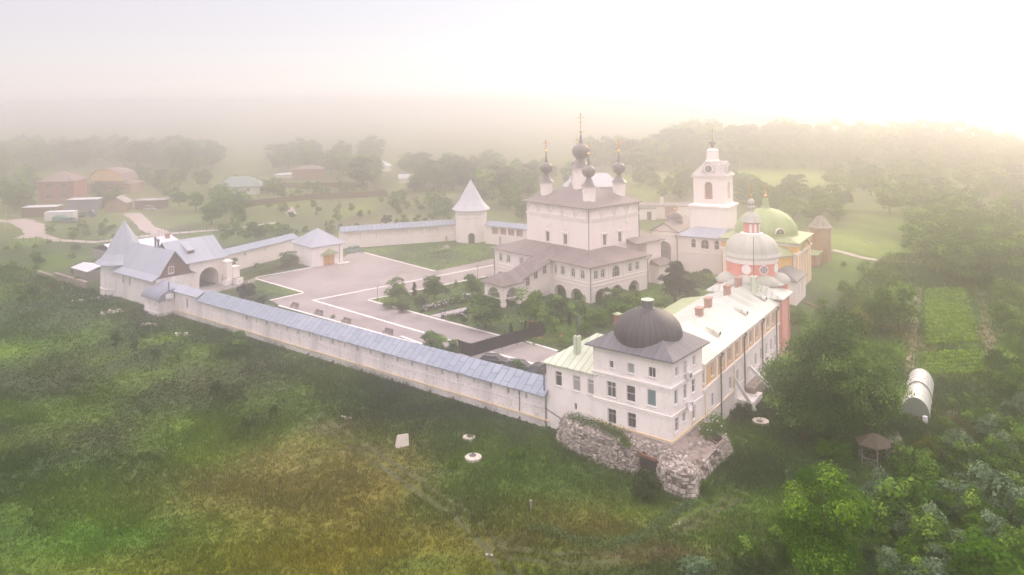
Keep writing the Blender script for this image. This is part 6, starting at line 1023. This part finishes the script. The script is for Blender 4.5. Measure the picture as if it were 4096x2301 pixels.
# plants outside the walls
for a in (('sapling','sapling','tallest of the three dark saplings in the left meadow','sapling',294,886,54,34), ('sapling','sapling','middle small sapling of the three in the left meadow','sapling',339,889,34,28), ('sapling','sapling','right lowest of the three saplings in the left meadow','sapling',392,914,34,28), ('bush_dark','bush','dark bush alone in the meadow below the elder thicket','bush',546,985,34,36), ('bush_dark','bush','small dark bush in the meadow under the long wall','bush',688,1038,24,26), ('garden1','elder_bush','elder thicket growing against the long wall','bush',596,890,56,78), ('bush0','bush','lower shrub at the left side of the elder thicket','bush',565,892,28,46), ('bush_bright','bush','bright leafy weed clump in the grass left of the bastion','bush',1300,1152,24,66), ('bush_bright','bush','bright green clump beside the cream well ring','bush',1141,1178,24,36),
 ('bush_dark','bush','round dark bush against the bastion recess','bush',1628,1262,84,92), ('bush_bright','bush','small bright bush right of the bastion corner','bush',1775,1240,36,36), ('bush_bright','bush','light green bush at the right foot of the bastion','bush',1815,1130,44,48), ('bush_dark','bush','round dark clipped bush at the foot of the wing props','bush',1864,1062,62,66),
 ('oak2','tree','green tree behind the dome of big trees toward the garden plot','tree',2262,836,140,110), ('oak0','tree','medium tree above the yellow leafed tree','tree',2215,842,110,90), ('bush_yellow','bush','yellow leaved bush above the big trees','bush',2150,850,80,110), ('bush_bright','bush','yellow green scrub right of the big trees','bush',2215,930,70,90), ('bush_bright','bush','pale green bush by the ruined bank behind the big trees','bush',2010,830,60,60), ('bush0','bush','dark scrub at the bank below the white annex','bush',2075,800,50,70),
 ('bush_white','bush','white flowering weeping bush beside the gazebo','bush',2250,1150,56,56), ('bush_yellow','bush','yellow green bush between gazebo and greenhouse','bush',2340,1150,50,100), ('bush_bright','bush','leafy bush in front of the gazebo','bush',2120,1170,60,60), ('bush_bright','bush','bright bush at the foot of the big trees','bush',2080,1150,50,70), ('bush_silver','bush','silver green willow scrub low at the right edge','bush',2480,1290,110,170), ('bush_silver','bush','silver willow scrub right of the dark rounded bush','bush',2395,1300,90,120), ('bush0','bush','dark rounded bush in the lower right meadow','bush',2280,1330,130,180), ('bush_bright','bush','large bright bush in the bottom right corner','bush',2480,1500,170,220), ('bush_silver','bush','silver scrub at the bottom edge right of the foreground tree','bush',2330,1500,90,160), ('bush_dark','bush','dark bush at the bottom edge left of the foreground tree','bush',1900,1490,90,150), ('bush_silver','bush','low silvery bush at the bottom edge below the path','bush',1750,1450,50,110)):
    if a[0] == 'bush_white': proto('bush_white', 'leaf_white', 2.5, 1.7, .1, 1500, .3, seed=59, r0=.05)
    plantN(*a)
def bigtree(label, u, v, h, R, mat, seed, n, s, lobes, base=2.5, trunks=1):
    p = atN(u, v, -3); rs = np.random.RandomState(seed); C, Nn, S, tt = crown_arrays(rs, h, R, base, n, s, 'round', lobes); o = thing('broadleaf_tree', label, 'tree', p)
    me = quads_mesh('crown', C, Nn, S, tt, mat, rs=rs); c = bpy.data.objects.new('crown', me); col.objects.link(c); c.parent = o; trunk_mesh(rs, h, base, .34, R, 9).build('trunk', 'bark', o)
bigtree('big dense willow nearest the yellow wing, left of the three great trees', 2022, 1112, 12.8, 4.7, 'leaf_willow', 71, 20000, .36, 60, base=.6)
bigtree('middle and tallest of the three great dense trees right of the wing', 2098, 1112, 16.8, 5.5, 'leaf_willow', 72, 26000, .36, 70, base=.6)
bigtree('great dense tree nearest the greenhouse, right of the three', 2180, 1095, 12.2, 4.9, 'leaf_willow', 73, 20000, .36, 60, base=.6)
bigtree('vivid green tree in the foreground at the bottom edge', 2072, 1500, 11.8, 3.7, 'leaf_bright', 74, 22000, .27, 56, base=.6)
o = hedge('silver_grass', '', [N(a, b, -3.8)[:2] for a, b in ((1330,1345), (1440,1385), (1540,1398), (1620,1378), (1690,1318), (1740,1290))], .6, 1.3, 1300, .24, 'leaf_silver'); tag(o, 'curved band of tall silvery grass across the lower meadow', 'grass'); o['kind'] = 'stuff'
# woods and scrub: individual plants placed over areas
def inpoly(x, y, Q):
    c = False; j = len(Q)-1
    for i in range(len(Q)):
        if (Q[i][1] > y) != (Q[j][1] > y) and x < (Q[j][0]-Q[i][0])*(y-Q[i][1])/(Q[j][1]-Q[i][1])+Q[i][0]: c = not c
        j = i
    return c
FORM = {'poplar': 'narrow', 'oak': 'broad', 'far': 'rounded', 'bush_silver': 'silvery', 'bush_bright': 'bright green', 'bush_dark': 'dark', 'bush_purple': 'purplish', 'bush': 'green', 'garden': 'loose'}
def scatter(poly, n, h0, h1, keys, name, label, cat, group, z=0, asp=1.0, mind=3):
    Q = [N(a, b, z)[:2] for a, b in poly]; x0, x1 = min(q[0] for q in Q), max(q[0] for q in Q); y0, y1 = min(q[1] for q in Q), max(q[1] for q in Q); got = []; tr = 0
    while len(got) < n and tr < 20000:
        tr += 1; x, y = rnd.uniform(x0, x1), rnd.uniform(y0, y1)
        if not inpoly(x, y, Q) or any((x-a)**2+(y-b)**2 < mind**2 for a, b, _ in got): continue
        got.append((x, y, rnd.uniform(h0, h1)))
    px = sorted(g[0]/g[1] for g in got); py = sorted(g[1] for g in got); m = len(got)
    for x, y, h in got:
        key = rnd.choice(keys); form = next(FORM[k] for k in ('bush_silver', 'bush_bright', 'bush_dark', 'bush_purple', 'bush', 'poplar', 'oak', 'far', 'garden') if key.startswith(k)); f = (h-h0)/(h1-h0)
        size = 'low' if f < .25 else 'tall' if f > .75 else 'medium'; r_ = px.index(x/y)/m; side = 'far left end' if r_ < .2 else 'left half' if r_ < .4 else 'middle' if r_ < .6 else 'right half' if r_ < .8 else 'far right end'; d_ = py.index(y)/m; dep = 'front' if d_ < .34 else 'back' if d_ > .66 else 'inside'
        plant(key, name, '%s %s %s, %s at %s of %s' % (size, form, cat, dep, side, group), cat, (x, y, tz(x, y)), h, h*rnd.uniform(.8, 1.15)*asp, group)
FARK = ['far0', 'far1', 'far2', 'far0', 'far1', 'poplar0']
scatter([(-60,405),(200,392),(520,400),(560,425),(470,440),(330,432),(200,425),(85,432),(-60,470)], 72, 12, 20, FARK, 'hazy_tree', 'tree fading in the fog behind the village houses', 'tree', 'fog trees behind the village', mind=6)
scatter([(-30,470),(80,450),(92,500),(60,545),(-30,545)], 12, 7, 12, FARK, 'village_tree', 'tree left of the red brick house', 'tree', 'trees left of the brick house', mind=5)
scatter([(690,405),(960,405),(960,470),(900,480),(860,440),(700,438)], 30, 10, 18, FARK, 'hazy_tree', 'tree in the hazy clump right of the bungalow', 'tree', 'hazy clump right of the bungalow', mind=6)
scatter([(1030,425),(1270,430),(1320,480),(1320,540),(1240,545),(1180,500),(985,485)], 34, 7, 14, FARK+['poplar1'], 'hazy_tree', 'tree in the dusky clump behind the far round tower', 'tree', 'trees behind the far round tower', mind=5)
scatter([(1270,470),(1340,470),(1340,560),(1250,560)], 8, 7, 11, FARK, 'hazy_tree', 'tree between the far tower and the cathedral', 'tree', 'trees left of the cathedral', mind=4)
scatter([(1480,405),(1720,405),(1700,440),(1600,440),(1480,440)], 16, 13, 20, FARK, 'hazy_tree', 'foggy tree behind the cathedral domes', 'tree', 'foggy trees behind the cathedral domes', mind=8)
scatter([(1600,460),(1740,455),(1730,500),(1640,510)], 10, 6, 9, FARK, 'hazy_tree', 'low tree left of the bell tower', 'tree', 'low trees left of the bell tower', mind=5)
scatter([(1680,398),(1900,398),(2120,400),(2700,425),(2700,450),(2100,424),(1700,424)], 84, 18, 27, FARK, 'hazy_tree', 'tall tree of the foggy wood behind the bright field', 'tree', 'foggy wood beyond bright field', mind=8)
scatter([(1850,480),(2000,490),(2110,520),(2110,580),(2040,590),(1960,560),(1860,520)], 24, 6, 10, FARK, 'round_tree', 'leafy tree behind the green church dome', 'tree', 'trees behind the green church dome', mind=4)
scatter([(2090,480),(2300,470),(2700,470),(2700,600),(2300,600),(2090,560)], 44, 9, 14, FARK, 'wood_tree', 'tree of the dense hazy wood on the right', 'tree', 'dense hazy wood on the right', z=-3, mind=6)
scatter([(2310,610),(2650,610),(2700,760),(2440,750),(2400,720),(2300,700)], 40, 8, 12, ['oak0','oak1','oak2'], 'wood_tree', 'broad tree of the wood above the garden plot', 'tree', 'wood above the garden plot', z=-3, mind=4.5)
scatter([(2505,760),(2660,760),(2700,1000),(2660,1100),(2510,960)], 34, 3.5, 7, ['oak0','oak1','garden1','garden0'], 'scrub_tree', 'scrub tree right of the garden plot', 'tree', 'scrub right of the garden plot', z=-3, mind=3)
scatter([(2250,1190),(2450,1060),(2640,1060),(2660,1500),(2200,1500),(2190,1300)], 75, 1.8, 4.2, ['bush0','bush1','bush_bright','bush_silver','bush_silver','bush0'], 'scrub_bush', 'bush in the rough scrub of the lower right', 'bush', 'rough lower right scrub', z=-3.4, asp=1.2, mind=1.6)
scatter([(1880,1330),(2230,1270),(2230,1500),(1850,1500)], 16, 1.2, 2.4, ['bush0','bush_dark','bush_bright','bush1'], 'scrub_bush', '', 'bush', 'bushes round the foreground tree', z=-3.6, asp=1.3, mind=2)
scatter([(2330,1010),(2480,990),(2500,1050),(2330,1090)], 10, .8, 1.6, ['bush0','bush_dark','bush1'], 'scrub_bush', '', 'bush', 'low plants below the greenhouse', z=-3.2, asp=1.4, mind=1.5)
scatter([(2080,690),(2270,680),(2290,760),(2250,800),(2100,760)], 12, 1.5, 4, ['bush0','bush1','garden1','bush_bright'], 'scrub_bush', 'shrub on the slope right of the yellow church', 'bush', 'slope shrubs by the yellow church', z=-3, asp=1.2)
scatter([(400,500),(590,500),(640,560),(600,580),(430,555)], 14, 5, 8.5, ['far0','far1','far2','oak1'], 'village_tree', 'tree in the thicket below the bungalow', 'tree', 'thicket below the bungalow', mind=4)
scatter([(230,480),(330,480),(320,520),(240,530)], 7, 4, 7, ['far0','far1'], 'village_tree', 'small tree between brick house and brick shed', 'tree', 'trees by the brick shed', mind=3)
scatter([(330,455),(520,455),(520,480),(330,490)], 12, 5, 10, FARK, 'hazy_tree', 'hazy tree right of the mansard house', 'tree', 'trees right of the mansard house', mind=5)
scatter([(100,575),(290,560),(330,600),(140,602)], 14, 1.5, 3, ['bush0','bush1','bush_bright'], 'verge_bush', 'bush on the verge island inside the dirt road', 'bush', 'bushes on the verge island', asp=1.3, mind=3)
scatter([(560,575),(840,590),(1130,535),(1140,555),(860,575),(700,600),(560,612)], 50, 1.5, 4.2, ['bush0','bush1','far0','bush_dark'], 'orchard_bush', 'shrub in the rough orchard behind the far wall', 'bush', 'rough orchard behind the far wall', asp=1.2, mind=2.5)
scatter([(640,515),(900,520),(1100,510),(1130,530),(840,560),(650,540)], 24, 1.2, 4, ['bush0','far1','bush_dark'], 'orchard_bush', 'bush in the open ground below the dark fence', 'bush', 'bushes below the dark fence', asp=1.1, mind=4)
scatter([(-40,640),(180,640),(235,700),(200,800),(-40,820)], 26, 1.0, 2.6, ['bush0','bush_purple','bush_dark','bush0'], 'meadow_bush', 'dull bush in the foggy meadow left of the gate tower', 'bush', 'bushes in the left meadow', z=-3, asp=1.5, mind=3)
scatter([(560,470),(700,478),(690,500),(600,508)], 12, 4, 8, ['far0','far1','garden0'], 'village_tree', '', 'tree', 'trees behind the bungalow', mind=4)
scatter([(700,480),(930,478),(960,490),(780,500),(700,500)], 16, 2.5, 6, ['far0','far1','bush0'], 'village_tree', '', 'tree', 'trees in the fenced plots', mind=4)
scatter([(940,500),(1130,505),(1130,530),(960,525)], 16, 2, 6, ['far0','far2','bush0'], 'village_tree', '', 'tree', 'trees before the far round tower', mind=4)
scatter([(1280,440),(1460,430),(1470,470),(1290,490)], 14, 6, 12, FARK, 'village_tree', '', 'tree', 'trees behind the cathedral roof', mind=5)
scatter([(1740,470),(1860,462),(1850,500),(1740,505)], 8, 5, 9, ['far0','far1'], 'round_tree', '', 'tree', 'trees right behind the bell tower', mind=4)
# ---------------- grass and weeds (uncountable) ----------------
def cover(name, n, box_, test, hfun, nb, wfun, seed, leafy=False, cs=1.):
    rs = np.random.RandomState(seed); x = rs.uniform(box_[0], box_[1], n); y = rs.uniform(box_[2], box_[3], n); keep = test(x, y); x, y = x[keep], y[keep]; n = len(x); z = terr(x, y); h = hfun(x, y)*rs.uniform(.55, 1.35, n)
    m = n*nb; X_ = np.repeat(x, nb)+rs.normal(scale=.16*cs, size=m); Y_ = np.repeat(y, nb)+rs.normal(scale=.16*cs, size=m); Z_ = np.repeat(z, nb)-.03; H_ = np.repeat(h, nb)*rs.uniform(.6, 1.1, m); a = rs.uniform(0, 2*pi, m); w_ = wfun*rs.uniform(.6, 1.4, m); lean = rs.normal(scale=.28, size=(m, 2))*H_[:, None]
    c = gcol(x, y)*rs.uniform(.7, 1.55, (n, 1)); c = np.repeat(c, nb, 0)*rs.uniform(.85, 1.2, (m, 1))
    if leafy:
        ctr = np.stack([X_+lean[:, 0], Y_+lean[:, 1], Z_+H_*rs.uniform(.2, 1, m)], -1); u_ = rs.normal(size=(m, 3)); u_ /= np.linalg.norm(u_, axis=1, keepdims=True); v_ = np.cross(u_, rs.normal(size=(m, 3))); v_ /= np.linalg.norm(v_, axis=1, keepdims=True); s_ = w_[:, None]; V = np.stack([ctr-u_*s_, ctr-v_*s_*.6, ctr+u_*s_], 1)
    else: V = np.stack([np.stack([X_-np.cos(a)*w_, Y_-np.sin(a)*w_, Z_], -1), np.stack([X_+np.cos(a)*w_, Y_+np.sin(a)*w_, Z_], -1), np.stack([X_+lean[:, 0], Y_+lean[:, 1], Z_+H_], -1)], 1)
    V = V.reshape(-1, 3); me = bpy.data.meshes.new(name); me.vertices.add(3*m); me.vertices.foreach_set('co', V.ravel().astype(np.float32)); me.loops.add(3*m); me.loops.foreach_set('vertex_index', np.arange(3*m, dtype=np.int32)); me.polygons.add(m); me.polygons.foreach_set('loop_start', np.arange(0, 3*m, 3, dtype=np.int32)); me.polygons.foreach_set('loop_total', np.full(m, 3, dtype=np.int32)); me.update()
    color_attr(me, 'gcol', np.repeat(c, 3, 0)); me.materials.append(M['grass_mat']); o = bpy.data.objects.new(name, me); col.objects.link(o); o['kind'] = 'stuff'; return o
def seen(x, y): return (np.abs(x) < .76*y+12)
def outD(x, y): xt, yt = frl(T, x, y); xw, yw = frl(WG, x, y); return np.maximum(-xt, -yw)
def ontrack(x, y):
    m = np.full(x.shape, 1e9)
    for tr in TRK:
        for a, b in zip(tr, tr[1:]):
            dx, dy = b[0]-a[0], b[1]-a[1]; L2 = dx*dx+dy*dy; t = np.clip(((x-a[0])*dx+(y-a[1])*dy)/L2, 0, 1); m = np.minimum(m, np.hypot(x-a[0]-t*dx, y-a[1]-t*dy))
    return (np.abs(m-.75) < .4) & (vnoise(x, y, .9, 77) > .5)
def hm(x, y): D = outD(x, y); return .24+.55*sst(14, 0, D)*fbm(x, y, 4, 31)+.55*np.clip(fbm(x, y, 7, 41)-.42, 0, 1)*2+.25*sst(30, 60, x)
o = cover('meadow_grass', 165000, (-112, 100, 66, 130), lambda x, y: seen(x, y) & ~ontrack(x, y) & (outD(x, y) > .5) & (y < 108+22*np.random.RandomState(5).rand(len(x))), hm, 6, .05, 1); tag(o, 'meadow grass in front of the long wall and bastion', 'grass')
o = cover('distant_grass', 130000, (-160, 150, 100, 210), lambda x, y: seen(x, y) & (outD(x, y) > .5) & (y > 108+22*np.random.RandomState(6).rand(len(x))), hm, 4, .09, 2); tag(o, 'meadow grass farther off on both sides of the monastery', 'grass')
o = cover('tall_weeds', 38000, (-130, 120, 70, 170), lambda x, y: seen(x, y) & ~ontrack(x, y) & (outD(x, y) > .4) & ((fbm(x, y, 7, 41) > .52) | ((outD(x, y) < 9) & (fbm(x, y, 4, 31) > .42)) | ((x > 28) & (fbm(x, y, 5, 33) > .45))), lambda x, y: hm(x, y)*1.25, 9, .13, 3, leafy=True, cs=2.2); tag(o, 'tall leafy weeds in patches through the meadow and along the walls', 'weeds')
def lawn(x, y): xt, yt = frl(T, x, y); return (xt > 4.5) & (xt < 200) & np.array([not inpoly(a, b, pav) for a, b in zip(x, y)])
xk, yk = 0, 0
o = cover('lawn_grass', 26000, (-64, 30, 120, 225), lambda x, y: seen(x, y) & lawn(x, y) & ~((frl(K, x, y)[0] > 0) & (frl(K, x, y)[1] > 0) & (frl(K, x, y)[1] < 30)), lambda x, y: .16+.1*fbm(x, y, 3, 3), 4, .07, 4); tag(o, 'mown lawns inside the monastery court', 'grass')
o = cover('field_crop', 16000, (62, 105, 126, 180), lambda x, y: np.array([inpoly(a, b, FQ) for a, b in zip(x, y)]), lambda x, y: .45+0*x, 6, .13, 5, leafy=True) if 0 else None
# rows of the garden plot
FQ = [N(a, b, -3.2)[:2] for a, b in ((2330,740),(2425,738),(2478,935),(2330,950))]
rs = np.random.RandomState(9); pts = []
for i in range(30):
    f = (i+.5)/30; a = np.array(FQ[0])*(1-f)+np.array(FQ[3])*f; b_ = np.array(FQ[1])*(1-f)+np.array(FQ[2])*f
    if i in (22, 23): continue
    k = 600; g = rs.rand(k, 1); pts.append(a*(1-g)+b_*g+rs.normal(scale=.18, size=(k, 2)))
pts = np.concatenate(pts); z = terr(pts[:, 0], pts[:, 1])+rs.rand(len(pts))*.5; me = quads_mesh('vegetable_rows', np.column_stack([pts, z]), rs.normal(size=(len(pts), 3))*.5+np.array([0, 0, 1.]), rs.uniform(.4, .9, len(pts)), rs.uniform(.4, .9, len(pts)), 'leaf_bright', rs=rs); o = bpy.data.objects.new('vegetable_rows', me); col.objects.link(o); o['kind'] = 'stuff'; tag(o, 'rows of leafy crop in the long garden plot', 'crop')
# ---------------- haze ----------------
mb = MB(); mb.box(-3000, 3000, -45, 4500, -12, 42.5); m = bpy.data.materials.new('haze'); m.use_nodes = True; n_ = m.node_tree; n_.nodes.remove(n_.nodes['Principled BSDF']); v = n_.nodes.new('ShaderNodeVolumePrincipled'); n_.links.new(v.outputs[0], n_.nodes['Material Output'].inputs['Volume'])
v.inputs['Density'].default_value = HAZE; v.inputs['Anisotropy'].default_value = HAZE_G; v.inputs['Color'].default_value = (1, .985, .99, 1); M['haze'] = m
h = mb.build('haze', 'haze', kind='stuff'); tag(h, 'thin morning fog over the whole valley', 'fog')
